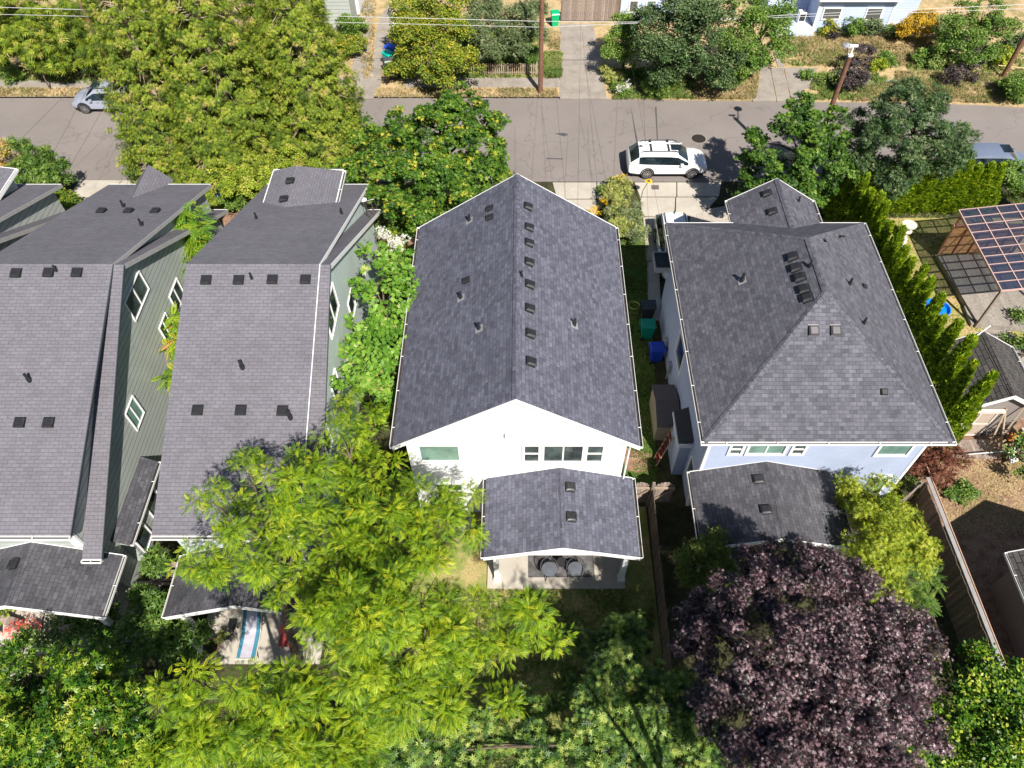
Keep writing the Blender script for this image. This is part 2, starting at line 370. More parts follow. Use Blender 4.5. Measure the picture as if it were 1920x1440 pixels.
struct('mulch_yard', sheet([(17.0, -2), (40, -2), (40, 22.3), (17.0, 22.3)], 0.008), M['mulch'], 'bark mulch yard beside the old garage')
struct('front_bed', sheet(pix([(320, 355), (1010, 355), (1040, 372), (1045, 470), (320, 470)]), 0.008), M['mulch'])
struct('patio_by_the_white_house', sheet([(-1.45, 11.5), (4.1, 11.5), (4.1, 14.9), (-1.45, 14.9)], 0.12, .11), M['concrete'])
struct('left_patio', sheet([(-22.5, 8.1), (-14.6, 8.1), (-14.6, 11.8), (-22.5, 11.8)], 0.10, .09), M['concrete'])
struct('middle_patio', sheet([(-12.4, 8.55), (-7.7, 8.55), (-7.7, 11.8), (-12.4, 11.8)], 0.10, .09), M['concrete'])
# dark repair patches and seams in the asphalt
tp = MB()
for q in ([(1182, 196), (1184, 205), (1197, 270), (1193, 270)], [(1040, 250), (1058, 249), (1066, 252), (1058, 256)], [(1228, 200), (1231, 200), (1234, 270), (1232, 270)], [(1024, 296), (1056, 297), (1056, 299), (1024, 298)]):
    tp.poly(pix(q, 0.016)[::-1])
struct('road_patches', tp, plain('dark tar', (0.075, 0.068, 0.066), 0.9), 'dark tar seams in the asphalt')

# manhole and covers
t = thing('manhole_cover', 'round dark iron manhole cover in the asphalt near the white wagon', 'manhole cover', P(1310, 260, .013))
MB().lathe([(.46, 0), (.46, .012), (.40, .013)], P(1310, 260, .013), 28).build('cover', plain('cast iron', (0.05, 0.042, 0.036), .6, .5), t)
MB().lathe([(.52, 0), (.52, .006), (.46, .007)], P(1310, 260, .013), 28).build('collar', M['concreteN'], t)
t = thing('water_meter_cover', 'square dark grey meter cover set in the concrete driveway', 'utility cover', P(1228, 351, .04))
MB().slab(pix([(1221, 347), (1235, 347), (1236, 355), (1222, 355)], .052), .011).build('lid', plain('meter lid', (0.11, 0.09, 0.08), .7), t)

# ---------------------------------------------------------------- house pieces
def frame_axes(n):
    n = Vector(n).normalized(); r = Vector((0, 0, 1)).cross(n)
    return (r.normalized() if r.length > 1e-6 else Vector((1, 0, 0))), Vector((0, 0, 1)), n
def window(parent, c, n, w_, h, cols=1, split=False, gmat='glass', trim=0.1, label=None):
    r, u, n = frame_axes(n); c = Vector(c); mb = MB(); t = trim
    for s in (-1, 1):
        mb.obox(c + r * s * (w_ / 2 + t / 2) + n * .03, r * t / 2, u * (h / 2 + t), n * .03)
        mb.obox(c + u * s * (h / 2 + t / 2) + n * .028, r * w_ / 2, u * t / 2, n * .028)
    for k in range(1, cols): mb.obox(c + r * (w_ * (k / cols - .5)) + n * .02, r * .03, u * h / 2, n * .019)
    if split: mb.obox(c + n * .021, r * w_ / 2, u * .03, n * .02)
    o = mb.build('window', M['white'], parent, label=label)
    g = MB().poly([c - r * w_ / 2 - u * h / 2 + n * .008, c + r * w_ / 2 - u * h / 2 + n * .008, c + r * w_ / 2 + u * h / 2 + n * .008, c - r * w_ / 2 + u * h / 2 + n * .008])
    g.build('pane', M[gmat], o); return o
def gutter(parent, p0, p1, out, mat='white'):
    p0, p1, out = Vector(p0), Vector(p1), Vector(out).normalized(); d = (p1 - p0); up = Vector((0, 0, 1)); m = (p0 + p1) / 2
    mb = MB()
    mb.obox(m + out * .108 - up * .045, d / 2, out * .007, up * .055)
    L = d.length; k = max(1, int(L / 1.7))
    for e in (p0, p1): mb.obox(e + out * .052 - up * .05, d.normalized() * .010, out * .049, up * .05)
    for i in range(k): mb.obox(p0 + d * ((i + .5) / k) + out * .055 + up * .004, d.normalized() * .014, out * .05, up * .005)
    g = mb.build('gutter', M[mat], parent)
    MB().obox(m + out * .052 - up * .09, d / 2 - d.normalized() * .013, out * .048, up * .008).build('gutter_bed', M['bed'], g); return g
def ridgecap(mb, p0, p1, w_=0.15, lift=0.022):
    p0, p1 = Vector(p0), Vector(p1); d = p1 - p0; s = d.cross(Vector((0, 0, 1))).normalized() * w_; z = Vector((0, 0, 1))
    n = max(2, int(d.length / .3))
    return [p0, p1, s, z]
# vent meshes (shared)
def vent_mesh():
    mb = MB(); a = .16
    mb.box(-.2, .2, -.2, .2, .002, .010)
    mb.hexa([(-a, -a, .012), (a, -a, .012), (a, a, .012), (-a, a, .012)], [(-a, -a, .10), (a, -a, .10), (a, a, .06), (-a, a, .06)])
    mb.hexa([(-a - .03, -a - .05, .10), (a + .03, -a - .05, .10), (a + .03, a + .02, .06), (-a - .03, a + .02, .06)], [(-a + .03, -a + .02, .155), (a - .03, -a + .02, .155), (a - .03, a - .04, .115), (-a + .03, a - .04, .115)])
    return mb.mesh('roof_vent', M['vent'])
VM = vent_mesh(); VMS = VM.copy(); VMS.materials.clear(); VMS.materials.append(M['steel'])
PM = MB().tube([(0, 0, -.1), (0, 0, .36)], .05, 10).tube([(0, 0, -.1), (0, 0, .14)], .075, 10).mesh('vent_pipe', M['vent'])
FM = MB().box(-.16, .16, -.16, .18, .001, .009).mesh('flashing', M['lead'])
def on_roof(roof, me, name, px, py, plane, upright=False, sc=1.0, th=0.0, spin=0.0):
    p0, n = plane; n = Vector(n).normalized(); q = hit(px, py, Vector(p0) + Vector((0, 0, th)), n)
    y = (Vector((0, 0, 1)) - n * n.z); y = y.normalized() if y.length > 1e-4 else Vector((0, 1, 0))
    x = y.cross(n); m = Matrix(((x.x, y.x, n.x), (x.y, y.y, n.y), (x.z, y.z, n.z))).to_4x4()
    if upright: m = Matrix.Identity(4)
    m = Matrix.Translation(q + n * .004) @ m @ Matrix.Rotation(spin, 4, 'Z') @ Matrix.Scale(sc, 4)
    o = bpy.data.objects.new(name, me); COL.objects.link(o); o.parent = roof; o.matrix_local = m; return o
def vent(roof, px, py, plane, sc=1.0, steel=False): return on_roof(roof, VMS if steel else VM, 'roof_vent', px, py, plane, sc=sc)
def pipe(roof, px, py, plane, sc=1.0, flash=False):
    o = on_roof(roof, PM, 'vent_pipe', px, py, plane, True, sc)
    if flash: on_roof(roof, FM, 'flashing', px, py, plane)
    return o
def plane3(a, b, c):
    a, b, c = Vector(a), Vector(b), Vector(c); n = (b - a).cross(c - a).normalized()
    if n.z < 0: n = -n
    return (a, n)
def capline(mb, p0, p1, w_=.14, h=.02):
    p0, p1 = Vector(p0), Vector(p1); d = (p1 - p0); s = d.cross(Vector((0, 0, 1))).normalized() * w_; L = d.length; k = max(1, int(L / .28)); z = Vector((0, 0, 1))
    for i in range(k):
        a = p0 + d * (i / k); b = p0 + d * ((i + .96) / k)
        sl = .5 * w_
        t = [a + z * (h + .012), b + z * h]
        mb.poly([a + s - z * sl + z * h, b + s - z * sl + z * h, t[1], t[0]]); mb.poly([t[0], t[1], b - s - z * sl + z * h, a - s - z * sl + z * h])

def gable_ns(parent, x0, x1, y0, y1, ze, zr, mat, th=.14, fascia='white', gut=(True, True), label=None, xr=None):
    """gable roof whose ridge runs north-south"""
    xr = (x0 + x1) / 2 if xr is None else xr; mb = MB()
    mb.slab([(x0, y0, ze), (xr, y0, zr), (xr, y1, zr), (x0, y1, ze)], th)
    mb.slab([(xr, y0, zr), (x1, y0, ze), (x1, y1, ze), (xr, y1, zr)], th)
    capline(mb, (xr, y0, zr), (xr, y1, zr), .13)
    roof = mb.build('roof', mat, parent, label=label)
    t = .03
    for yy, e in ((y0, -t), (y1, t)):
        for a, b in (((x0 - .02, ze), (xr, zr)), ((x1 + .02, ze), (xr, zr))):
            q = [(a[0], yy, a[1] + .012), (b[0], yy, b[1] + .012), (b[0], yy, b[1] - .2), (a[0], yy, a[1] - .2)]
            MB().prism(q, (0, e, 0)).build('rake_board', M[fascia], parent)
    for xx, e in ((x0, -.008), (x1, .008)): MB().box(min(xx, xx + e), max(xx, xx + e), y0, y1, ze - .2, ze - .02).build('fascia', M[fascia], parent)
    if gut[0]: gutter(parent, (x0 - .009, y0, ze), (x0 - .009, y1, ze), (-1, 0, 0))
    if gut[1]: gutter(parent, (x1 + .009, y0, ze), (x1 + .009, y1, ze), (1, 0, 0))
    return roof, plane3((x0, y0, ze), (xr, y0, zr), (xr, y1, zr)), plane3((xr, y0, zr), (x1, y0, ze), (x1, y1, ze))

# ---- white house (centre)
tc = thing('white_house', 'white gabled house in the middle with charcoal shingles and a row of ridge vents', 'house', (-.25, 15, 0))
mb = MB(); mb.hexa([(-4.35, 14.95, -.1), (3.85, 14.95, -.1), (3.85, 26.2, -.1), (-4.35, 26.2, -.1)], [(-4.35, 14.95, 5.86), (3.85, 14.95, 5.86), (3.85, 26.2, 5.86), (-4.35, 26.2, 5.86)])
mb.prism([(-4.35, 14.95, 5.86), (3.85, 14.95, 5.86), (-.25, 14.95, 8.54)], (0, 11.25, 0))
mb.build('wall', M['whiteC'], tc)
cr, cW, cE = gable_ns(tc, -4.78, 4.27, 14.6, 26.55, 5.8, 8.78, M['roofC'])
for x, y in ((989, 388), (991, 427), (991, 456), (991, 492), (992, 534), (992, 579), (993, 626), (994, 679)): vent(cr, x, y, cE, 1.0)
for x, y in ((919, 391), (919, 408), (875, 526)): vent(cr, x, y, cW, .8)
for x, y in ((880, 414), (864, 559), (898, 617)): pipe(cr, x, y, cW, 1, True)
pipe(cr, 1077, 610, cE, 1, True); pipe(cr, 978, 518, cE, .8)
def wpx(parent, px0, py0, px1, py1, Y, **k):
    a, b = PY(px0, py0, Y), PY(px1, py1, Y); x0, x1 = a[0], PY(px1, py0, Y)[0]; z1, z0 = a[2], b[2]
    return window(parent, ((x0 + x1) / 2, Y, (z0 + z1) / 2), (0, -1, 0), x1 - x0, z1 - z0, **k)
YW = 14.95
wpx(tc, 786, 835, 858, 863, YW, gmat='glassG', cols=1, label='wide window with a green blind')
wpx(tc, 984, 835, 1010, 864, YW, split=True); wpx(tc, 1021, 835, 1093, 864, YW, cols=2, label='wide slider window'); wpx(tc, 1103, 835, 1131, 864, YW, split=True)
window(tc, (-3.0, YW, 1.9), (0, -1, 0), 1.0, 1.1, split=True)
q = PY(955, 813, YW); MB().box(q[0] - .16, q[0] + .16, YW - .14, YW - .003, q[2] - .12, q[2] + .1).build('wall_vent', M['post'], tc)
for x in (-4.35, 3.85): MB().box(x - (.02 if x < 0 else .12), x + (.12 if x < 0 else .02), YW - .02, YW + .12, 0, 5.62).build('corner_board', M['white'], tc)
MB().tube([(3.98, 14.8, 5.6), (3.98, 14.88, 5.2), (3.98, 14.88, .3)], .04, 8).build('downspout', M['white'], tc)
# porch of the white house
pr, pw, pe = gable_ns(tc, -1.47, 4.35, 11.56, 14.94, 2.92, 3.76, M['roofC'], .12, label='low gabled porch roof')
vent(pr, 1068, 914, pe, 1.0); vent(pr, 1070, 970, pe, 1.0)
for x in (-1.05, 3.95):
    MB().box(x - .1, x + .1, 11.8, 12.0, .1, 2.76).box(x - .14, x + .14, 11.76, 12.04, .1, .3).build('porch_post', M['post'], tc)
MB().box(-1.2, 4.1, 11.82, 11.98, 2.55, 2.78).build('porch_beam', M['white'], tc)
MB().box(0.2, 2.2, 14.9, 14.945, .12, 2.2).build('patio_door', M['glass'], tc)

# ---- blue house (hip roof, right)
td = thing('blue_house', 'pale blue house with a large grey hip roof right of the white house', 'house', (11.2, 15.2, 0))
X0, X1, Y0, Y1, ZE, ZR = 6.65, 15.8, 14.83, 26.85, 5.8, 8.98
H1, H2 = (11.22, 19.4, ZR), (11.22, 22.3, ZR)
MB().box(X0 + .42, X1 - .42, Y0 + .42, Y1 - .42, -.1, 5.62).build('wall', M['sideD'], td)
mb = MB(); SW, SE, NE, NW = (X0, Y0, ZE), (X1, Y0, ZE), (X1, Y1, ZE), (X0, Y1, ZE)
mb.poly([SW, SE, H1]); mb.poly([SE, NE, H2, H1]); mb.poly([NE, NW, H2]); mb.poly([NW, SW, H1, H2])
for a, b in ((H1, H2), (SW, H1), (SE, H1), (NE, H2), (NW, H2)): capline(mb, a, b, .13, .02)
dr = mb.build('roof', M['roofD'], td)
MB().box(X0 + .01, X1 - .01, Y0 + .01, Y1 - .01, 5.62, 5.66).build('soffit', M['white'], td)
fb = MB(); fb.box(X0 - .008, X1 + .008, Y0 - .008, Y0, 5.6, 5.79).box(X0 - .008, X1 + .008, Y1, Y1 + .03, 5.6, 5.81).box(X0 - .008, X0, Y0, Y1, 5.6, 5.79).box(X1, X1 + .008, Y0, Y1, 5.6, 5.79)
fb.build('fascia', M['white'], td)
gutter(td, (X0 - .12, Y0 - .009, ZE), (X1 + .12, Y0 - .009, ZE), (0, -1, 0)); gutter(td, (X0 - .009, Y0, ZE), (X0 - .009, Y1, ZE), (-1, 0, 0)); gutter(td, (X1 + .009, Y0, ZE), (X1 + .009, Y1, ZE), (1, 0, 0))
dS, dE, dW, dN = plane3(SW, SE, H1), plane3(SE, NE, H2), plane3(NW, SW, H1), plane3(NE, NW, H2)
for x, y in ((1487, 482), (1493, 503), (1501, 521), (1509, 543), (1515, 559)): vent(dr, x, y, dW, 1.05)
vent(dr, 1525, 619, dS, 1, True); vent(dr, 1566, 619, dS, 1, True); vent(dr, 1657, 734, dS, .65)
vent(dr, 1579, 446, dN, .6); vent(dr, 1620, 537, dE, .6)
pipe(dr, 1391, 527, dW, 1.2, True); pipe(dr, 1518, 500, dW, .9)
pipe(dr, 1593, 533, dE, .9); pipe(dr, 1619, 607, dE, .9)
gr, gW, gE = gable_ns(td, 9.75, 13.8, 24.6, 28.45, 5.8, 7.08, M['roofD'], label='front gable over the garage')
vent(gr, 1439, 363, gW, 1); vent(gr, 1449, 397, gW, 1); pipe(gr, 1497, 378, gE, .8)
MB().box(10.1, 13.4, 26.0, 28.1, -.1, 5.6).prism([(10.1, 26.5, 5.6), (13.4, 26.5, 5.6), (11.78, 26.5, 6.8)], (0, 1.6, 0)).build('garage_wall', M['sideD'], td)
YD = Y0 + .42
wpx(td, 1374, 833, 1394, 850, YD, split=True); wpx(td, 1408, 833, 1475, 850, YD, cols=2, gmat='glassG', label='wide window with pale green blinds'); wpx(td, 1492, 833, 1512, 850, YD, split=True)
wpx(td, 1655, 833, 1712, 852, YD, gmat='glassG', label='wide frosted window at the house corner')
wpx(td, 1640, 893, 1668, 925, YD, cols=2, gmat='glassG')
window(td, (X0 + .42, 21.3, 3.1), (-1, 0, 0), 1.3, 1.4)
xx = X0 + .42; MB().box(xx - .02, xx + .1, YD - .02, YD + .1, 0, 5.6).build('corner_board', M['white'], td); xx = X1 - .42; MB().box(xx - .1, xx + .02, YD - .02, YD + .1, 0, 5.6).build('corner_board', M['white'], td)
p2, pW2, pE2 = gable_ns(td, 6.7, 12.42, 11.95, 15.24, 2.9, 3.72, M['roofP'], .12, label='low gabled porch roof of the blue house')
vent(p2, 1423, 899, pW2, .95); vent(p2, 1437, 956, pW2, .95)
for x in (7.1, 12.0): MB().box(x - .08, x + .08, 12.2, 12.36, .0, 2.74).build('porch_post', M['post'], td)
# side entry and bay on the west wall
MB().box(6.6, 7.06, 16.8, 18.3, 0, 2.6).build('entry_wall', M['sideD'], td)
MB().slab([(6.5, 16.7, 2.62), (7.07, 16.7, 2.95), (7.07, 18.4, 2.95), (6.5, 18.4, 2.62)], .08).build('entry_roof', M['dark'], td)
MB().box(6.47, 7.07, 16.62, 16.69, 2.5, 2.72).box(6.44, 6.49, 16.7, 18.4, 2.48, 2.6).build('entry_trim', M['white'], td)
window(td, (7.07, 15.9, 1.7), (-1, 0, 0), .8, 1.2)
MB().box(6.15, 7.06, 25.2, 26.35, 4.22, 4.4).build('bay_box', M['rakeG'], td)
b = MB(); b.box(6.15, 6.2, 25.2, 26.35, 4.4, 4.5).box(6.2, 7.0, 25.2, 25.25, 4.4, 4.5).box(6.2, 7.0, 26.3, 26.35, 4.4, 4.5); b.build('bay_rim', M['rakeG'], td)
MB().box(6.2, 7.05, 25.25, 26.3, 4.402, 4.42).build('bay_top', M['dark'], td)
for k in (23.6, 22.1): MB().box(6.9, 7.06, k - .15, k + .15, .7, 1.3).tube([(6.95, k, .7), (6.95, k, .1)], .03, 6).build('gas_meter', plain('meter grey', (.3, .31, .33), .5), td)

# ---- row houses on the left
def row_house(x0, xe, label, side, dormer=None, porch=True, name='row_house'):
    """x0 west edge, xe east edge of the low strip; wall 0.4 inside; main roof edge 0.4 further in"""
    YR, ZR_, s = 20.8, 9.0, .398; ys, yn = 11.35, 30.5; xm = xe - .4; xw = xm - .3
    t = thing(name, label, 'house', ((x0 + xe) / 2, 11.8, 0), 'narrow grey roofed row houses')
    zs, zn = ZR_ - (YR - ys) * s, ZR_ - (yn - YR) * s
    mb = MB(); mb.slab([(x0, ys, zs), (xm, ys, zs), (xm, YR, ZR_), (x0, YR, ZR_)], .16); mb.slab([(x0, YR, ZR_), (xm, YR, ZR_), (xm, yn, zn), (x0, yn, zn)], .16)
    roof = mb.build('roof', M['roofA'], t)
    plS, plN = plane3((x0, ys, zs), (xm, ys, zs), (xm, YR, ZR_)), plane3((x0, yn, zn), (xm, yn, zn), (xm, YR, ZR_))
    s2 = .557; y2s, y2n = 11.2, 30.35; z2s, z2n = 8.97 - (YR - y2s) * s2, 8.97 - (y2n - YR) * s2
    mb = MB(); mb.slab([(xw + .004, y2s, z2s), (xe, y2s, z2s), (xe, YR, 8.97), (xw + .004, YR, 8.97)], .14); mb.slab([(xw + .004, YR, 8.97), (xe, YR, 8.97), (xe, y2n, z2n), (xw + .004, y2n, z2n)], .14)
    mb.build('side_roof', M['roofA'], t)
    prof = [(11.75, -.1), (11.75, zs - .02), (YR, 8.82), (30.1, zn - .02), (30.1, -.1)]
    wb = MB(); wb.prism([(x0 + .3, a, b) for a, b in prof][::-1], (xw - x0 - .3, 0, 0)); prof2 = [(11.6, -.1), (11.6, z2s + .06), (YR, 8.80), (29.95, z2n + .06), (29.95, -.1)]
    wb.prism([(xw + .002, a, b) for a, b in prof2][::-1], (xe - .4 - xw, 0, 0)); wb.build('wall', M[side], t)
    for a, b, mm, hh in (((ys, zs), (YR, ZR_), 'rakeD' if side == 'sideA' else 'white', .07), ((YR, ZR_), (yn, zn), 'rakeG' if side == 'sideA' else 'white', .17)):
        fb = MB(); fb.prism([(xm + .001, a[0], a[1] + .012), (xm + .001, b[0], b[1] + .012), (xm + .001, b[0], b[1] - hh), (xm + .001, a[0], a[1] - hh)], (.025, 0, 0)); fb.build('rake_board', M[mm], t)
    for a, b, mm, hh in (((y2s, z2s), (YR, 8.97), 'rakeD', .10), ((YR, 8.97), (y2n, z2n), 'rakeG' if side == 'sideA' else 'white', .2)):
        fb = MB(); fb.prism([(xe + .001, a[0], a[1] + .012), (xe + .001, b[0], b[1] + .012), (xe + .001, b[0], b[1] - hh), (xe + .001, a[0], a[1] - hh)], (.025, 0, 0)); fb.build('rake_board', M[mm], t)
    fb = MB()
    for q in ((x0, xm, yn + .001, yn + .03, zn - .2, zn + .01), (xw, xe, y2n + .001, y2n + .03, z2n - .2, z2n + .01), (x0, xm, ys - .03, ys - .001, zs - .18, zs - .02), (xw, xe, y2s - .03, y2s - .001, z2s - .18, z2s - .02)): MB().box(*q).build('fascia', M['white'], t)
    gutter(t, (x0, ys - .03, zs), (xm, ys - .03, zs), (0, -1, 0)); gutter(t, (xw, y2s - .03, z2s), (xe, y2s - .03, z2s), (0, -1, 0))
    MB().box(xw - .34, xw + .02, 11.62, 11.72, z2s + .1, zs - .2).build('corner_trim', M['white'], t)
    if porch:
        a = gable_ns(t, x0 + .1, xe + .27, 9.35, 11.7, 2.8, 3.95, M['roofP'], .12, label='low gabled porch roof')
        for x in (x0 + .5, xe - .1): MB().box(x - .1, x + .1, 9.5, 9.7, .0, 2.66).build('porch_post', M['post'], t)
        porch = a
    return t, roof, plS, plN, porch, (xm, xw, zs, zn, yn)
# A
ta, ra, aS, aN, pa, ga = row_house(-20.75, -15.26, 'widest row house at the left with sage siding, side windows and a small bay', 'sideA')
for x, y in ((31, 512), (92, 511), (145, 511)): vent(ra, x, y, aS, 1.0)
for x, y in ((38, 792), (92, 792)): vent(ra, x, y, aS, 1.0)
for x, y in ((190, 397), (241, 397), (291, 397)): vent(ra, x, y, aN, 1.0)
pipe(ra, 56, 714, aS, 1.1); pipe(ra, 106, 508, aS, .8); pipe(ra, 232, 388, aN, 1.0); pipe(ra, 266, 423, aN, 1.0)
vent(pa[0], 28, 1058, pa[1], 1.0)
XA = -15.66
for c, w_, h, cols in (((XA, 21.05, 7.0), 1.75, 1.0, 2), ((XA, 23.5, 4.45), 1.1, 1.0, 2), ((XA, 21.65, 4.26), .85, 1.1, 2), ((XA, 17.15, 4.28), .85, 1.1, 2)):
    window(ta, c, (1, 0, 0), w_, h, cols=cols, trim=.045, gmat='glassG' if c[1] < 18 else 'glass')
MB().box(XA + .002, XA + .42, 12.5, 15.8, .5, 2.3).build('bay', M['sideA'], ta)
MB().slab([(XA + .003, 12.3, 2.85), (XA + .58, 12.3, 2.42), (XA + .58, 16.0, 2.42), (XA + .003, 16.0, 2.85)], .08).build('bay_roof', M['roofP'], ta)
gutter(ta, (XA + .58, 12.3, 2.42), (XA + .58, 16.0, 2.42), (1, 0, 0))
window(ta, (XA + .42, 14.6, 1.5), (1, 0, 0), .9, 1.0, trim=.045); window(ta, (XA + .42, 13.1, 1.4), (1, 0, 0), .8, 1.1, trim=.045)
# small front dormer gable on A
mb = MB(); mb.poly([(-18.6, 31.0, 5.95), (-18.6, 28.2, 5.95), (-17.7, 30.4, 5.05), (-17.7, 31.0, 5.05)][::-1]); mb.poly([(-18.6, 31.0, 5.95), (-18.6, 28.2, 5.95), (-19.5, 30.4, 5.05), (-19.5, 31.0, 5.05)])
mb.build('dormer_roof', M['roofA'], ta)
# lower side shed porch at the front of A
MB().slab([(-15.2, 28.6, 3.1), (-14.3, 28.6, 2.6), (-14.3, 30.0, 2.6), (-15.2, 30.0, 3.1)], .1).build('side_canopy', M['roofP'], ta)
MB().box(-15.2, -14.3, 28.54, 28.6, 2.45, 2.62).box(-14.3, -14.26, 28.55, 30.0, 2.45, 2.62).build('canopy_trim', M['white'], ta)
# B
tb, rb, bS, bN, pb, gb = row_house(-12.85, -7.37, 'row house beside the white house with a raised flat topped front roof section', 'sideB')
for x, y in ((387, 525), (448, 525), (511, 524), (573, 524), (371, 769), (452, 769), (530, 770)): vent(rb, x, y, bS, 1.0)
pipe(rb, 455, 690, bS, 1.2); pipe(rb, 545, 784, bS, 1.2); pipe(rb, 472, 522, bS, .8); pipe(rb, 481, 410, bN, .9); pipe(rb, 641, 401, bN, .9)
za = 6.2
mb = MB(); mb.slab([(-12.15, 26.6, za), (-11.0, 26.2, za + .28), (-11.0, 30.2, za + .28), (-12.15, 30.2, za)], .14); mb.slab([(-11.0, 26.2, za + .28), (-8.78, 26.8, za), (-8.78, 30.2, za), (-11.0, 30.2, za + .28)], .14)
rb2 = mb.build('front_roof', M['roofA'], tb)
fb = MB(); fb.box(-12.15, -8.75, 30.2, 30.24, za - .2, za + .06).box(-8.78, -8.74, 27.2, 30.2, za - .2, za + .01).box(-12.19, -12.15, 27.0, 30.2, za - .2, za + .01); fb.build('front_fascia', M['white'], tb)
MB().box(-12.0, -8.95, 27, 29.95, 4.5, za - .14).build('front_wall', M['sideB'], tb)
gutter(tb, (-8.74, 27.3, za), (-8.74, 30.2, za), (1, 0, 0))
pf = plane3((-12.15, 26.6, za), (-11.0, 26.2, za + .28), (-11.0, 30.2, za + .28))
pf2 = plane3((-8.78, 26.8, za), (-11.0, 26.2, za + .28), (-11.0, 30.2, za + .28))
for x, y in ((545, 340), (533, 374), (521, 408)): vent(rb2, x, y, pf, 1.0)
XB = -7.77
window(tb, (XB, 20.6, 6.6), (1, 0, 0), 1.8, 1.3, cols=2, trim=.045); window(tb, (XB, 23.2, 4.2), (1, 0, 0), 1.0, 1.1, trim=.045)
window(tb, (XB, 15.6, 4.0), (1, 0, 0), 1.6, 1.1, cols=2, trim=.045); window(tb, (XB, 18.5, 4.3), (1, 0, 0), .9, 1.1, trim=.045)
# Z
tz, rz, zS, zN, pz, gz = row_house(-28.5, -22.75, 'row house at the far left cut by the frame with a raised front roof', 'sideA')
za = 6.3
mb = MB(); mb.slab([(-28.0, 26.4, za + .5), (-24.7, 26.4, za), (-24.7, 30.2, za), (-28.0, 30.2, za + .5)], .14); mb.build('front_roof', M['roofA'], tz)
MB().box(-24.7, -24.66, 26.4, 30.24, za - .2, za + .01).build('front_fascia', M['white'], tz); MB().bar((-28, 30.22, za + .42), (-24.66, 30.22, za - .08), .03, .18).build('front_fascia', M['white'], tz)
MB().box(-27.9, -24.9, 27, 29.9, 4.5, za - .16).build('front_wall', M['sideA'], tz)
gutter(tz, (-24.66, 26.6, za), (-24.66, 30.2, za), (1, 0, 0))
# B antenna
q = (-7.7, 28.9, 4.5); t = thing('satellite_dish', 'small pale satellite dish mount with curved rods on the row house roof edge', 'satellite dish', q)
MB().lathe([(.02, 0), (.14, .03), (.17, .07), (.15, .07), (.02, .02)], (q[0] - .1, q[1] + .2, q[2] + .75), 14).build('dish', M['post'], t)
mb = MB(); mb.tube([q, (q[0] - .1, q[1] + .2, q[2] + .76)], .025, 6)
for a in (-.35, .1, .4): mb.tube([(q[0] - .1, q[1] + .2, q[2] + .7), (q[0] + .25 + a * .3, q[1] + a, q[2] + .7), (q[0] + .35 + a * .3, q[1] + a - .1, q[2] + .2)], .018, 5)
mb.build('mast', M['steel'], t)
# ---------------------------------------------------------------- old garage, small building, pergola, fences
t = thing('old_garage', 'old grey gabled garage with pale wooden doors at the edge of the mulch yard', 'garage', (20.8, 18.8, 0))
M['sideG'] = siding('old taupe siding', (0.24, 0.21, 0.195), .13, .5, .12)
mb = MB(); mb.box(19.3, 22.3, 18.9, 22.0, -.05, 2.4).prism([(19.3, 18.9, 2.4), (22.3, 18.9, 2.4), (20.8, 18.9, 3.35)], (0, 3.1, 0)); mb.build('wall', M['sideG'], t)
gable_ns(t, 19.05, 22.55, 18.6, 22.2, 2.45, 3.5, M['roofG'], .08, gut=(False, True))
g = MB().box(19.4, 21.0, 18.82, 18.897, .1, 2.0); gd = g.build('door', plain('pale door wood', (.42, .34, .28), .8), t)
f = MB()
for x in (19.4, 20.2, 20.92): f.box(x, x + .08, 18.79, 18.819, .1, 2.0)
for z in (.1, 1.0, 1.92): f.box(19.48, 20.92, 18.795, 18.819, z, z + .08)
f.box(19.25, 21.15, 18.7, 18.86, 2.02, 2.14); f.build('door_frame', plain('pale batten', (.6, .53, .47), .8), gd)
MB().box(19.2, 21.6, 17.6, 18.6, .01, .09).build('ramp', M['woodgrey'], t)
# timber leaning on the garage and junk pile
t = thing('leaning_timber', 'long bare timbers leaning against the old garage front', 'timber', (21.3, 18.3, 0))
mb = MB()
for a, b in (((21.2, 17.9, .05), (21.9, 18.85, 2.5)), ((21.0, 17.9, .05), (21.2, 18.85, 2.2)), ((21.5, 17.6, .05), (21.3, 18.85, 1.9))): mb.bar(a, b, .07, .05)
mb.build('timber', M['twig'], t)
t = thing('junk_pile', 'heap of boards, a white sheet and a tan box beside the garage ramp', 'junk pile', (22.0, 17.9, 0))
mb = MB()
for k in range(16): 
    a = rnd.uniform(0, 6.3); c = (21.9 + rnd.uniform(-.5, .5), 17.9 + rnd.uniform(-.4, .5), .08 + rnd.uniform(0, .25)); d = rnd.uniform(.2, .55)
    mb.bar((c[0] - d * math.cos(a), c[1] - d * math.sin(a), c[2]), (c[0] + d * math.cos(a), c[1] + d * math.sin(a), c[2] + rnd.uniform(-.1, .25)), .07, .04)
mb.build('boards', M['twig'], t)
MB().slab([(21.7, 17.2, .3), (22.2, 17.4, .2), (22.1, 17.9, .5), (21.8, 17.8, .4)], .02).build('white_sheet', M['white'], t)
MB().slab([(22.7, 18.3, .62), (23.0, 18.3, .62), (23.0, 18.9, .62), (22.7, 18.9, .62)], .5).build('box', plain('tan box', (.45, .38, .3), .8), t)
MB().lathe([(.1, 0), (.22, .1), (.15, .35)], (22.35, 18.6, .1), 10).build('orange_bag', plain('orange cloth', (.5, .2, .05), .9), t)
t = thing('low_yard_fence', 'thin pale rail fence along the top of the mulch yard', 'fence', (20, 17.2, 0))
mb = MB().tube([P(1800, 853, .35), P(1925, 843, .35)], .03, 6)
for x in (1812, 1850, 1890): a = P(x, 852 - (x - 1800) * .08, .36); mb.tube([(a[0], a[1], 0), a], .03, 6)
mb.build('rail', M['wirel'], t)
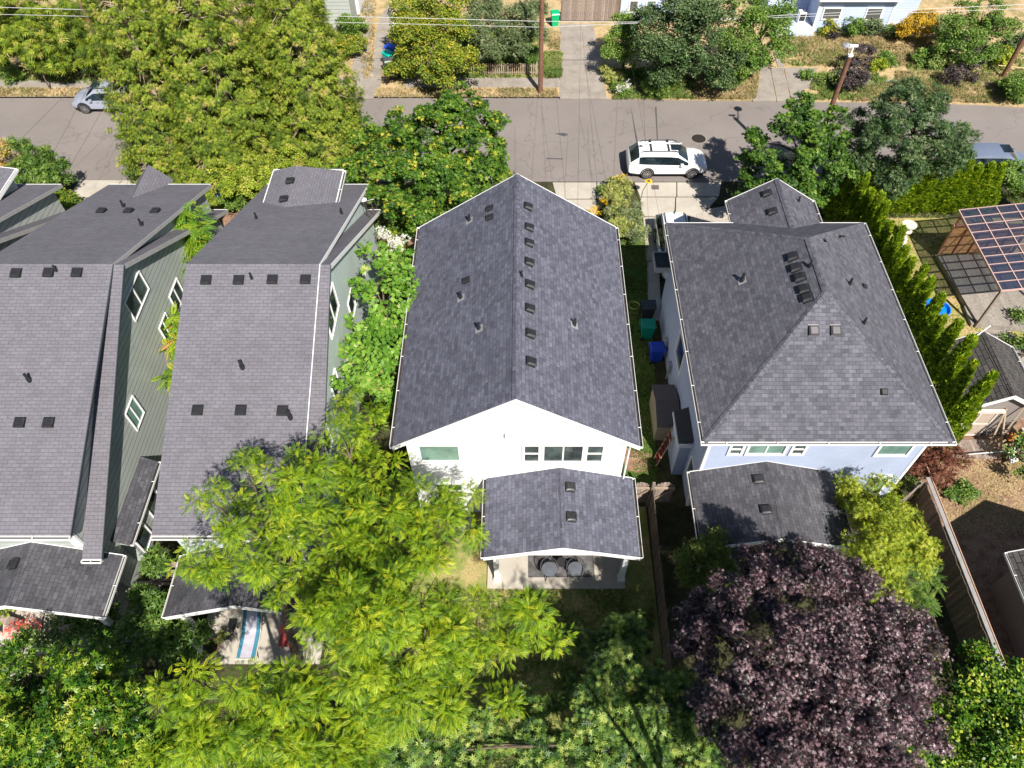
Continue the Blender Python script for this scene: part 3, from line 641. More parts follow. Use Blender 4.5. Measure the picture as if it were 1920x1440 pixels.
# neighbour roof bottom right
t = thing('neighbour_building', 'low roofed building cut by the right edge beyond the plank fence', 'building', (21.5, 8, 0))
MB().box(18.8, 24.4, -2, 11.6, 0, 2.4).prism([(18.8, -2, 2.4), (24.4, -2, 2.4), (21.6, -2, 4.1)], (0, 13.6, 0)).build('wall', M['sideG'], t)
gable_ns(t, 18.4, 24.8, -2.5, 11.95, 2.5, 4.3, M['roofG'], .12, gut=(True, True))
# plank fence on the right with capped rail
def plank_fence(t, x, y0, y1, h, mat, z0=0.0, cap=None, jitter=.03, w_=.14, posts=True, name='boards'):
    mb = MB(); L = math.hypot(x[1] - x[0], y1 - y0); k = int(L / w_)
    d = Vector((x[1] - x[0], y1 - y0, 0)) / k; s = Vector((-d.y, d.x, 0)).normalized() * .012
    for i in range(k):
        a = Vector((x[0], y0, 0)) + d * i; b = a + d * .93; hh = h(i / k) if callable(h) else h; hh += rnd.uniform(-jitter, jitter); o = s * rnd.uniform(-.5, .5)
        mb.hexa([a - s + o + Vector((0, 0, z0)), b - s + o + Vector((0, 0, z0)), b + s + o + Vector((0, 0, z0)), a + s + o + Vector((0, 0, z0))], [a - s + o + Vector((0, 0, hh)), b - s + o + Vector((0, 0, hh)), b + s + o + Vector((0, 0, hh)), a + s + o + Vector((0, 0, hh))])
    mb.build(name, mat, t)
    if posts:
        n = max(1, int(L / 2.4)); H = (h(0.5) if callable(h) else h)
        for i in range(n + 1):
            p = Vector((x[0], y0, 0)) + d * k * i / n + s * 6; MB().box(p.x - .05, p.x + .05, p.y - .05, p.y + .05, 0, H - .1).build('fence_post', mat, t)
t = thing('plank_fence', 'tall brown plank fence with a capped double rail beside the mulch yard', 'fence', (16.8, 12, 0))
plank_fence(t, (16.7, 16.95), 15.4, 3.0, 1.8, M['wooddark'])
mb = MB(); mb.bar((16.84, 15.6, 1.84), (17.1, 3.0, 1.84), .16, .04); mb.build('cap', plain('pale weathered cap', (.28, .27, .26), .8), t)
MB().bar((17.06, 16.2, 1.7), (17.3, 3.0, 1.7), .035, .05).build('rail', plain('orange brown rail', (.5, .3, .2), .8), t)
t = thing('cross_fence', 'short weathered grey fence panel joining the blue house corner to the long fence', 'fence', (15.8, 15.3, 0))
plank_fence(t, (14.7, 16.6), 14.0, 15.4, 1.8, M['woodgrey'])
# arched gates and old fence between white and blue houses
for k, (xa, xb, lab) in enumerate(((4.5, 5.32, 'arched wooden gate leaf next to the white house porch'), (5.48, 6.35, 'arched wooden gate leaf next to the blue house porch'))):
    t = thing('garden_gate', lab, 'gate', ((xa + xb) / 2, 15.4, 0), 'arched gates between the houses')
    plank_fence(t, (xa, xb), 15.4, 15.41, lambda f: 1.45 + .3 * math.sin(math.pi * min(1, max(0, f + .05))), M['woodgrey'], .1, jitter=.0, w_=.11, posts=False)
    MB().box(xa, xb, 15.3, 15.36, 1.35, 1.45).bar((xa, 15.33, .3), (xb, 15.33, 1.3), .05, .06).build('brace', M['twig'], t)
t = thing('old_fence', 'old dark plank fence running between the two back porches', 'fence', (5.35, 10, 0))
plank_fence(t, (5.4, 5.3), 15.2, 5.0, 1.6, M['wooddark'], jitter=.06)
MB().box(5.34, 5.46, 15.2, 15.32, 0, 1.95).build('gate_post', M['woodgrey'], t)
# storage shed, bins, ladder
t = thing('storage_shed', 'small tan resin storage shed with a dark lid against the blue house', 'storage shed', (6.5, 19.6, 0))
mb = MB(); mb.hexa([(6.0, 18.6, 0), (6.95, 18.6, 0), (6.95, 20.7, 0), (6.0, 20.7, 0)], [(6.0, 18.6, 1.35), (6.95, 18.6, 1.35), (6.95, 20.7, 1.35), (6.0, 20.7, 1.35)]); mb.prism([(6.0, 18.6, 1.35), (6.0, 19.65, 1.7), (6.0, 20.7, 1.35)], (.95, 0, 0)); mb.build('body', plain('tan resin', (.33, .28, .2), .6), t)
mb = MB(); mb.slab([(5.95, 18.45, 1.34), (7.0, 18.45, 1.34), (7.0, 19.65, 1.76), (5.95, 19.65, 1.76)], .05); mb.slab([(5.95, 19.65, 1.76), (7.0, 19.65, 1.76), (7.0, 20.8, 1.36), (5.95, 20.8, 1.36)], .05); mb.build('lid', plain('dark brown resin', (.10, .085, .08), .6), t)
def bin_(label, col, loc, rz=0.0, lid=None, group='wheeled bins'):
    t = thing('wheeled_bin', label, 'bin', loc, group, rz); c = plain('bin ' + label[:14], col, .45, var=.05)
    mb = MB(); mb.hexa([(-.22, -.26, .06), (.22, -.26, .06), (.22, .22, .06), (-.22, .22, .06)], [(-.29, -.36, .98), (.29, -.36, .98), (.29, .32, .98), (-.29, .32, .98)]); mb.box(-.31, .31, -.38, .34, .93, .975); mb.build('body', c, t, True)
    lc = plain('lid ' + label[:14], lid or col, .4, var=.05)
    mb = MB(); mb.hexa([(-.32, -.40, .985), (.32, -.40, .985), (.32, .36, .985), (-.32, .36, .985)], [(-.26, -.34, 1.06), (.26, -.34, 1.06), (.26, .30, 1.06), (-.26, .30, 1.06)]); mb.tube([(-.24, .40, 1.0), (.24, .40, 1.0)], .02, 6); mb.build('lid', lc, t, True)
    for s in (-1, 1): MB().tube([(s * .25, .25, .11), (s * .31, .25, .11)], .11, 12).build('wheel', M['plastic'], t, True)
    return t
bin_('teal green bin in the shade against the blue house', (.0, .22, .15), (6.25, 24.9, 0), R(90))
bin_('bright blue bin in the shade against the blue house', (.01, .05, .42), (6.55, 23.4, 0), R(95))
bin_('black bin in the shade above the teal green bin', (.03, .035, .045), (6.4, 26.2, 0), R(90))
g = P(1040, 48, .1); bin_('bright green bin beside the weathered wooden gate', (.0, .42, .16), (g[0], g[1], .1), R(8))
for (x, y, lab, c, r) in ((736, 112, 'blue lidded bin at the old driveway, farthest of its row', (.01, .08, .6), 60), (731, 124, 'turquoise lidded bin between the blue and the grey one', (.0, .45, .36), 50), (732, 137, 'dark grey bin with a white mark beside the picket fence', (.06, .07, .09), 110), (738, 146, 'dark grey bin nearest the sidewalk by the picket fence', (.055, .065, .085), 110)):
    g = P(x, y, .1); bin_(lab, c, (g[0], g[1], .1), R(r))
g = P(412, 384, 0); bin_('blue bin in the shade between the two left row houses', (.01, .15, .5), (g[0], g[1], 0))
t = thing('ladder', 'red ladder with pale rails leaning on the blue house side wall', 'ladder', (6.4, 17.9, 0))
mb = MB(); mb.bar((5.9, 17.6, .05), (6.57, 18.25, 1.6), .05, .04); mb.bar((5.95, 17.2, .05), (6.57, 17.75, 1.6), .05, .04); mb.build('rails', M['twig'], t)
mb = MB()
for k in range(6): f = (k + .7) / 6.6; mb.bar((5.93 + .64 * f, 17.2 + .55 * f, .1 + 1.5 * f), (5.9 + .66 * f, 17.6 + .65 * f, .1 + 1.5 * f), .09, .04)
mb.build('rungs', plain('red paint', (.2, .03, .02), .6), t)
t = thing('garden_hose', 'coiled yellow green hose on the grass beside the blue house', 'hose', (5.9, 27.6, 0))
MB().tube([(5.85 + .28 * math.cos(a * .5), 27.0 + .28 * math.sin(a * .5), .03 + a * .002) for a in range(40)], .015, 5).build('hose', plain('hose', (.4, .42, .1), .5), t)
# air conditioner
t = thing('air_conditioner', 'grey outdoor air conditioner at the back wall of the white house', 'air conditioner', (-2.6, 14.3, 0))
MB().box(-3.0, -2.2, 13.9, 14.7, .05, .85).build('case', plain('ac grey', (.42, .42, .4), .5), t)
mb = MB(); mb.lathe([(.34, .85), (.34, .875), (.31, .875)], (-2.6, 14.3, 0), 24); mb.build('fan_ring', M['dark'], t)
# patio furniture : white house
t = thing('patio_rug', 'dark rug with a faint diamond pattern on the white house patio', 'rug', (1.5, 12.7, .12)); MB().box(.2, 2.9, 11.95, 14.0, .122, .132).build('rug', plain('rug weave', (.10, .095, .095), .95, var=.6, scale=4), t)
def tub_chair(label, x, y, rz):
    t = thing('patio_chair', label, 'chair', (x, y, .133), 'dark tub chairs on the white house patio', rz)
    MB().lathe([(.05, .42), (.30, .42), (.31, .48), (.05, .5)], n=18).build('seat', plain('grey cushion', (.10, .11, .13), .9), t, True)
    mb = MB(); pts = []
    for k in range(15):
        a = R(-30 + 240 * k / 14); pts.append((.36 * math.cos(a), .36 * math.sin(a), .55 + .25 * math.sin(math.pi * k / 14)))
    mb.tube(pts, .018, 6)
    for k in range(0, 15): a = R(-30 + 240 * k / 14); mb.tube([(.30 * math.cos(a), .30 * math.sin(a), .42), pts[k]], .010, 4)
    mb.build('backrest', M['dark'], t, True)
    for a in (45, 135, 225, 315): MB().tube([(.2 * math.cos(R(a)), .2 * math.sin(R(a)), .43), (.34 * math.cos(R(a)), .34 * math.sin(R(a)), 0)], .018, 6).build('leg', M['dark'], t, True)
tub_chair('dark tub chair on the patio rug, left of the little table', 1.05, 12.1, R(20)); tub_chair('dark tub chair on the patio rug, right of the little table', 2.1, 12.1, R(-20))
t = thing('side_table', 'little round dark table between the two tub chairs', 'table', (1.57, 12.4, .133))
MB().lathe([(.22, .45), (.22, .48)], (1.57, 12.4, .133), 18).build('table_top', M['dark'], t); MB().tube([(1.57, 12.4, .134), (1.57, 12.4, .59)], .03, 8).build('stem', M['dark'], t)
# middle patio : chaise, tables, pot, red chair
t = thing('sun_lounger', 'grey sun lounger with a teal border on the middle patio', 'sun lounger', (-10.35, 9.3, .1))
pf_ = [(.0, .38), (.5, .36), (.95, .40), (1.35, .58), (1.8, .85)]
def strip(x0, x1, z, y_off=0):
    mb = MB()
    for (a, za_), (b, zb_) in zip(pf_[:-1], pf_[1:]): mb.slab([(x0, 8.65 + a, .1 + za_ + z), (x1, 8.65 + a, .1 + za_ + z), (x1 + .0, 8.65 + b, .1 + zb_ + z), (x0, 8.65 + b, .1 + zb_ + z)], .03)
    return mb
strip(-10.75, -10.08, 0).build('sling', plain('teal sling', (.04, .19, .28), .8), t)
strip(-10.62, -10.21, .008).build('pad', plain('grey sling', (.42, .41, .47), .8), t)
mb = MB()
for x in (-10.79, -10.04):
    mb.tube([(x, 8.6, .46), (x, 9.15, .45), (x, 9.6, .5), (x, 10.0, .68), (x, 10.46, .96)], .025, 6)
    mb.tube([(x, 8.75, .46), (x, 8.7, .1)], .025, 6); mb.tube([(x, 9.8, .56), (x, 10.2, .1)], .025, 6)
mb.tube([(-10.79, 8.6, .46), (-10.04, 8.6, .46)], .03, 6); mb.build('frame', plain('cream frame', (.5, .47, .4), .5), t)
for (x, y, h) in ((-11.2, 9.75, .45), (-11.35, 9.5, .35)):
    t = thing('small_table', 'taller black side table beside the sun lounger' if h > .4 else 'lower black side table beside the sun lounger', 'table', (x, y, .1), 'black side tables')
    MB().box(x - .16, x + .16, y - .16, y + .16, .1 + h - .04, .1 + h).build('table_top', M['plastic'], t)
    mb = MB()
    for a in (-.13, .11):
        for b in (-.13, .11): mb.box(x + a, x + a + .02, y + b, y + b + .02, .1, .1 + h - .04)
    mb.build('legs', M['plastic'], t)
t = thing('red_chair', 'faded red garden chair half under the leaves right of the sun lounger', 'chair', (-9.0, 9.3, .1))
MB().box(-9.25, -8.8, 9.05, 9.5, .48, .53).build('seat', plain('faded red', (.5, .08, .07), .7), t)
MB().slab([(-9.25, 9.5, .53), (-8.8, 9.5, .53), (-8.8, 9.68, .98), (-9.25, 9.68, .98)], .04).build('backrest', plain('faded red b', (.5, .1, .08), .7), t)
for a in (-9.24, -8.84):
    for b in (9.07, 9.46): MB().box(a, a + .035, b, b + .035, .1, .48).build('leg', plain('pale leg', (.5, .4, .3), .7), t)
def pot(label, x, y, z, r, h, col):
    t = thing('plant_pot', label, 'plant pot', (x, y, z)); MB().lathe([(r * .7, 0), (r, h), (r * 1.08, h), (r * 1.08, h * .85), (r * .98, h * .82)], (x, y, z), 20).build('pot', plain('pot ' + label[:10], col, .8), t)
    MB().lathe([(.01, 0), (r * .93, .0), (r * .93, .012)], (x, y, z + h * .93), 16).build('soil', M['soil'], t); return t
POT1 = pot('round terracotta pot of green succulents at the corner of the middle patio', -11.85, 9.1, .1, .28, .32, (.42, .19, .11))
t = thing('downspout_block', 'white angled splash board below the middle porch roof', 'splash board', (-12.7, 9.2, 0)); MB().bar((-13.0, 9.6, .5), (-12.2, 9.0, .1), .25, .05).build('board', M['white'], t)
t = thing('wooden_bench', 'weathered slatted wooden bench in the gap between the left row houses', 'bench', (-14.2, 11.9, 0))
mb = MB()
for k in range(4): mb.box(-14.9, -13.7, 11.5 + k * .17, 11.62 + k * .17, .42, .46)
mb.build('seat', M['woodgrey'], t)
for x in (-14.8, -13.85): MB().box(x, x + .08, 11.52, 12.1, 0, .42).build('leg', M['woodgrey'], t)
mb = MB()
for k in range(3): mb.box(-14.9, -13.7, 12.2, 12.24, .55 + k * .16, .67 + k * .16)
mb.build('backrest', M['woodgrey'], t)
t = thing('patio_hose', 'dark hose curving over the left patio', 'hose', (-17, 9, .1))
MB().tube([P(x, y, .12) for x, y in ((52, 1130), (60, 1136), (78, 1138), (84, 1148), (80, 1165), (78, 1185), (80, 1200))], .018, 6).build('hose', M['wire'], t)
t = thing('planter_box', 'pale plank planter edge at the corner of the left patio', 'planter', (-20, 8.6, 0)); q = P(-5, 1155, .3); q2 = P(36, 1172, .3); MB().bar(q, q2, .35, .1).bar((q[0], q[1], .15), (q2[0], q2[1], .15), .3, .3).build('planter', M['woodgrey'], t)

# ---- pergola, deck, fence panel, pool, fountain
t = thing('deck', 'low grey plank deck under the pergola', 'deck', (24, 27, 0))
MB().slab([P(1757, 478, .35), P(1835, 607, .35), (27.5, 24.9, .35), (27.5, 30.6, .35)][::-1], .3).build('deck_boards', M['deck'], t)
a, b, c_ = P(1808, 574, .22), P(1822, 608, .22), P(1836, 604, .22)
MB().slab([a, b, c_, P(1824, 570, .22)][::1], .2).build('step', M['deck'], t)
t = thing('paving', 'dark shaded paving below the deck', 'paving', (25, 23, 0)); mb = MB(); mb.slab(pix([(1837, 609), (1880, 612), (1915, 640), (1930, 700), (1880, 660)], .03)[::-1], .02); o = mb.build('slab', M['concreteN'], t)
t = thing('privacy_screen', 'orange cedar privacy screen with upright studs at the back of the deck', 'privacy screen', (24.5, 30.65, .35))
MB().box(22.9, 26.8, 30.62, 30.66, .36, 2.3).build('boards', M['cedar'], t)
mb = MB()
for x in (22.9, 23.7, 24.5, 25.3, 26.1): mb.box(x, x + .09, 30.52, 30.615, .36, 2.35)
mb.box(22.85, 26.85, 30.5, 30.7, 2.351, 2.44); mb.build('studs', M['redwood'], t)
t = thing('pergola', 'pergola with clear roof panels on a redwood grid over the deck', 'pergola', (25, 28, 0))
x0, x1, y0, y1 = 23.1, 28.6, 25.3, 31.2; zf = lambda x: 2.9 + (x - x0) * .14
m, ntp, bs = _new('clear polycarbonate'); tr = N(ntp, 'BsdfTransparent'); tr.inputs[0].default_value = (.86, .9, .95, 1)
mx = N(ntp, 'MixShader'); mx.inputs[0].default_value = .42; bs.inputs['Base Color'].default_value = (.045, .055, .10, 1); bs.inputs['Roughness'].default_value = .08; bs.inputs['Specular IOR Level'].default_value = .8
ntp.links.new(tr.outputs[0], mx.inputs[1]); ntp.links.new(bs.outputs[0], mx.inputs[2]); ntp.links.new(mx.outputs[0], ntp.nodes['Material Output'].inputs[0]); M['poly'] = m
MB().slab([(x0, y0, zf(x0) + .03), (x1, y0, zf(x1) + .03), (x1, y1, zf(x1) + .03), (x0, y1, zf(x0) + .03)], .012).build('roof_panel', M['poly'], t)
mb = MB(); nx, ny = 6, 10
for i in range(nx + 1): x = x0 + (x1 - x0) * i / nx; mb.box(x - .024, x + .024, y0, y1, zf(x) - .06, zf(x) + .055)
for j in range(ny + 1): y = y0 + (y1 - y0) * j / ny; mb.slab([(x0, y - .016, zf(x0) + .052), (x1, y - .016, zf(x1) + .052), (x1, y + .016, zf(x1) + .052), (x0, y + .016, zf(x0) + .052)], .10)
mb.build('roof_grid', plain('pinkish batten', (.55, .36, .31), .7), t)
for x, y in ((23.3, 25.5), (23.3, 31.0), (27.3, 31.0), (27.3, 25.5)): MB().box(x - .06, x + .06, y - .06, y + .06, .0, zf(x) - .06).build('post', M['redwood'] if y > 30 else M['woodgrey'], t)
t = thing('paddling_pool', 'bright blue plastic paddling pool on the yard lawn by the hedge', 'paddling pool', P(1755, 582, 0))
MB().lathe([(.5, 0), (.60, .0), (.64, .2), (.66, .22), (.62, .22), (.57, .05), (.0, .04)], P(1755, 582, .01), 32).build('basin', plain('blue pool plastic', (.0, .22, .8), .35, var=.15, scale=5), t, smooth=40)
q = P(1692, 447, 0); t = thing('garden_fountain', 'round tiered pale stone fountain on the lawn beside the hedge', 'fountain', q)
MB().lathe([(.28, 0), (.24, .1), (.14, .3), (.14, .5), (.3, .56), (.31, .6), (.16, .64), (.16, .85), (.38, .95), (.40, 1.02)], q, 24).build('pedestal', plain('pale stone', (.50, .44, .38), .7), t, smooth=40)
MB().lathe([(.02, 1.0), (.40, 1.025), (.40, 1.04), (.36, 1.035)], q, 24).build('basin', plain('pale stone top', (.66, .58, .5), .6), t)
t = thing('watering_can', 'white downspout piece lying at the foot of the fountain', 'pipe piece', P(1695, 462, 0)); MB().tube([P(1692, 465, .1), P(1699, 448, .25)], .07, 10).build('tube', M['white'], t)
t = thing('roof_pipe', 'thin white pipe lying over the old garage ridge end', 'pipe', P(1860, 628, 3.6)); MB().tube([(19.9, 21.7, 3.1), (21.1, 22.4, 3.65)], .03, 8).build('tube', M['white'], t)
t = thing('fallen_board', 'pale weathered board wall behind the old garage roof', 'board fence', (20, 22.6, 0)); MB().box(19.0, 21.0, 22.35, 22.42, 0, 2.5).build('boards', plain('chalky board', (.5, .45, .48), .8), t)

# ---------------------------------------------------------------- north side buildings
t = thing('north_blue_cottage', 'light blue clapboard cottage with two dark windows across the street', 'house', (24, 55, .1))
MB().box(21.7, 27.1, 54.9, 62, .1, 2.75).box(27.1, 29.6, 56.2, 62, .1, 2.73).box(18.6, 21.7, 57.2, 62, .1, 2.74).build('wall', M['sideN'], t)
MB().slab([(21.4, 54.45, 2.75), (27.4, 54.45, 2.75), (27.4, 59, 4.6), (21.4, 59, 4.6)], .12).slab([(27.4, 55.9, 2.9), (29.9, 55.9, 2.9), (29.9, 60, 4.4), (27.4, 60, 4.4)], .12).slab([(18.3, 58.0, 3.6), (21.4, 58.0, 3.6), (21.4, 62, 5.2), (18.3, 62, 5.2)], .12).build('roof', M['roofD'], t)
MB().box(21.4, 27.4, 54.40, 54.449, 2.58, 2.80).box(21.36, 21.399, 54.45, 59, 2.6, 2.8).box(27.1, 27.25, 54.86, 54.98, .1, 2.6).box(21.62, 21.78, 54.86, 54.98, .1, 2.6).build('fascia', M['white'], t)
wpx(t, 1547, 16, 1578, 35, 54.9, gmat='glassD', trim=.09); wpx(t, 1628, 16, 1655, 36, 54.9, gmat='glassD', trim=.09)
MB().box(18.9, 21.6, 54.6, 57.2, .1, .5).box(18.9, 21.6, 54.2, 54.6, .1, .3).build('porch_deck', plain('pale grey deck paint', (.45, .5, .56), .7), t)
t = thing('window_unit', 'white boxy appliance standing on the cottage porch', 'appliance', (20.9, 56.0, .5)); MB().box(20.6, 21.1, 55.4, 55.9, .5, 1.3).build('case', M['white'], t); MB().box(20.65, 21.05, 55.37, 55.399, .7, 1.2).build('grille', M['dark'], t)
t = thing('north_white_cottage', 'white and blue boarded cottage wall shaded by trees beside the wooden gate', 'house', (10, 57, .1))
MB().box(7.3, 13.0, 56.6, 62, .1, 3.0).build('wall', M['sideN'], t)
MB().slab([(7.0, 57.6, 3.0), (13.3, 57.6, 3.0), (13.3, 62, 4.8), (7.0, 62, 4.8)], .12).build('roof', M['roofD'], t)
wpx(t, 1182, 2, 1196, 22, 56.6, gmat='glassD', trim=.08); wpx(t, 1214, 2, 1226, 26, 56.6, gmat='glassG', trim=.08)
t = thing('north_white_house', 'white house corner at the top edge behind the big cedars', 'house', (-15, 59, .1))
MB().box(-17.5, -12.6, 57.6, 64, .1, 3.0).build('wall', M['whiteC'], t); MB().slab([(-17.8, 57.2, 3.0), (-12.3, 57.2, 3.0), (-12.3, 62, 5), (-17.8, 62, 5)], .12).build('roof', M['roofD'], t)
t = thing('north_garage', 'pale grey garage side at the top of the twin-track driveway', 'garage', (-13, 56, .1)); MB().box(-15.5, -12.75, 55.2, 57.2, .1, 2.5).build('wall', M['sideA'], t)
t = thing('wooden_gate', 'wide weathered plank gate closing the driveway across the street', 'gate', (4.6, 56.4, .1))
plank_fence(t, (2.9, 6.9), 56.45, 56.45, 1.9, M['woodgrey'], .18)
t = thing('wooden_fence_end', 'short brown plank fence between the wide gate and the cottage', 'fence', (7.1, 56.5, .1)); plank_fence(t, (6.95, 7.7), 56.5, 56.7, 1.9, M['wooddark'], .12, posts=False)
t = thing('garden_bench', 'white slatted garden chair under the yellow leaved tree', 'chair', P(748, 58, .1)); q = P(748, 60, .1)
MB().box(q[0] - .45, q[0] + .35, q[1] - .1, q[1] + .4, .5, .55).build('seat', M['white'], t)
mb = MB()
for k in range(6): mb.box(q[0] - .45 + k * .14, q[0] - .36 + k * .14, q[1] + .4, q[1] + .44, .5, 1.25)
mb.build('backrest', M['white'], t)
for a in (-.42, .3):
    for b in (-.08, .36): MB().box(q[0] + a, q[0] + a + .05, q[1] + b, q[1] + b + .05, .1, .5).build('leg', M['white'], t)
t = thing('garden_arch', 'white arched trellis beside the garden chair', 'trellis', P(750, 30, .1)); q = P(752, 42, .1)
mb = MB()
for dy in (0, .5): mb.tube([(q[0] - .6, q[1] + dy, .1), (q[0] - .6, q[1] + dy, 1.8), (q[0] - .3, q[1] + dy, 2.2), (q[0] + .3, q[1] + dy, 2.2), (q[0] + .6, q[1] + dy, 1.8), (q[0] + .6, q[1] + dy, .1)], .05, 6)
for z in (.5, .9, 1.3, 1.7):
    for s in (-.6, .6): mb.tube([(q[0] + s, q[1], z), (q[0] + s, q[1] + .5, z)], .03, 4)
mb.build('frame', M['white'], t)
t = thing('picket_fence', 'weathered grey picket fence along the sidewalk across the street', 'fence', (-4, 48.95, .1))
mb = MB(); x = -8.0
while x < 1.0: mb.box(x, x + .075, 48.93, 48.955, .16, 1.0 + rnd.uniform(-.03, .03)); x += .15
mb.build('pickets', M['twig'], t)
MB().box(-8.0, 1.0, 48.957, 48.99, .3, .38).box(-8.0, 1.0, 48.957, 48.99, .78, .86).build('rails', M['woodgrey'], t)
for x in (-8.0, -5, -2, .92): MB().box(x, x + .09, 48.995, 49.08, .1, 1.05).build('fence_post', M['woodgrey'], t)
t = thing('yellow_handrail', 'low pale yellow rail beside the leaning right hand utility pole', 'rail', P(1880, 124, .1)); MB().tube([P(1868, 122, .5), P(1925, 128, .5)], .03, 6).tube([P(1885, 126, .1), P(1885, 124, .5)], .03, 6).build('rail', plain('yellow rail', (.6, .45, .2), .7), t)

# ---------------------------------------------------------------- utility poles and wires
def pole(x, y, h, label, light=False, arm=True, z=.1):
    t = thing('utility_pole', label, 'utility pole', (x, y, z), 'wooden utility poles')
    MB().tube([(x, y, z - .3), (x, y, h * .5), (x, y, h)], [.17, .145, .12], 12).build('shaft', M['pole'], t, smooth=40)
    if arm: MB().box(x - 1.1, x + 1.1, y - .05, y + .05, h - .7, h - .58).build('crossarm', M['pole'], t)
    if light:
        MB().box(x - .14, x + .14, y - .14, y + .14, h + .005, h + .18).tube([(x, y, h + .18), (x, y, h + .32)], .05, 8).build('cap', M['white'], t)
        MB().tube([(x, y - .14, h - .3), (x - .2, y - .9, h + .15), (x - .25, y - 1.5, h + .2)], .03, 6).build('lamp_arm', M['steel'], t)
        MB().lathe([(.05, .1), (.2, .02), (.22, -.05), (.1, -.1)], (x - .25, y - 1.6, h + .2), 14).build('lamp_head', M['lead'], t)
    return t
a = P(223, 160, .1); pole(a[0], a[1], 10.5, 'brown utility pole behind the parked silver hatchback')
a = P(1013, 173, .1); pole(a[0], a[1], 10.5, 'dark brown utility pole at the end of the picket fence')
pole(17.0, 37.0, 8.25, 'utility pole with a white cap rising out of the street maple', light=False, arm=False, z=0)
q = bpy.data.objects[[o.name for o in bpy.data.objects if o.name.startswith('utility_pole')][-1]]
MB().box(16.88, 17.12, 36.88, 37.12, 8.255, 8.35).tube([(17, 37, 8.35), (17, 37, 8.75)], .05, 8).box(16.78, 17.22, 36.95, 37.05, 8.75, 8.85).build('cap', M['white'], q)
MB().tube([(17, 37.16, 7.9), (17.25, 38.2, 8.1)], .035, 6).build('lamp_arm', M['steel'], q); MB().lathe([(.05, .12), (.26, .02), (.28, -.05), (.1, -.1)], (17.27, 38.35, 8.1), 14).build('lamp_head', M['lead'], q)
a = P(1880, 145, .1); pole(a[0], a[1], 10.5, 'red brown utility pole at the right edge across the street')
def wire(name, label, p0, p1, sag, mat='wire', r=.006, group=None):
    p0, p1 = Vector(p0), Vector(p1); pts = [p0.lerp(p1, k / 16) - Vector((0, 0, sag * 4 * (k / 16) * (1 - k / 16))) for k in range(17)]
    o = MB().tube(pts, r, 5).build(name, M[mat]); tag(o, label, 'cable', group)
G1 = 'pale cables along the far side of the street'
pts = [PY(x, y, Y) for x, y, Y in ((-200, 8, 46.9), (222, 20, 46.9), (1017, 40, 46.85), (1250, 42, 47.2), (1480, 28, 47.8), (1930, 8, 48.7))]
o = MB().tube(pts, .016, 5).build('power_cable', M['wirel']); tag(o, 'upper pale cable strung along the far side of the street', 'cable', G1)
pts = [PY(x, y, Y) for x, y, Y in ((-200, 22, 46.9), (222, 32, 46.9), (1017, 51, 46.85), (1250, 41, 47.2), (1480, 32, 47.8), (1930, 16, 48.7))]
o = MB().tube(pts, .014, 5).build('power_cable', M['wirel']); tag(o, 'lower pale cable strung along the far side of the street', 'cable', G1)
G2 = 'thin dark service cables crossing the street to the white house'
for a, b, za_, zb_, w_ in (((1089, 40), (1083, 396), 6.5, 6.5, 'second'), ((1092, 60), (1124, 392), 6.5, 6.0, 'third'), ((1094, 110), (1146, 392), 6.3, 5.8, 'fourth'), ((1040, 150), (1062, 384), 6.5, 6.8, 'first'), ((1158, 170), (1148, 396), 6.3, 5.7, 'fifth')):
    wire('service_cable', w_ + ' from the left of the thin dark cables reaching the white house gable', P(a[0], a[1], za_), P(b[0], b[1], zb_), 0, group=G2)
wire('service_cable', 'dark service cable passing over the white wagon to the blue house', P(1186, 130, 6.5), P(1238, 415, 5.3), 0)
wire('service_cable', 'dark service cable crossing just left of the white wagon', P(1205, 150, 6.5), P(1216, 420, 5.3), 0)
G3 = 'thin dark cables over the left end of the street'
for a, b, w_ in (((240, 120), (125, 325), 'third'), ((200, 100), (95, 295), 'second'), ((150, 150), (30, 270), 'first'), ((330, 190), (235, 350), 'fourth')):
    wire('service_cable', w_ + ' from the left of the thin dark cables over the left end of the street', P(a[0], a[1], 6.3), P(b[0], b[1], 5.6), 0, group=G3)

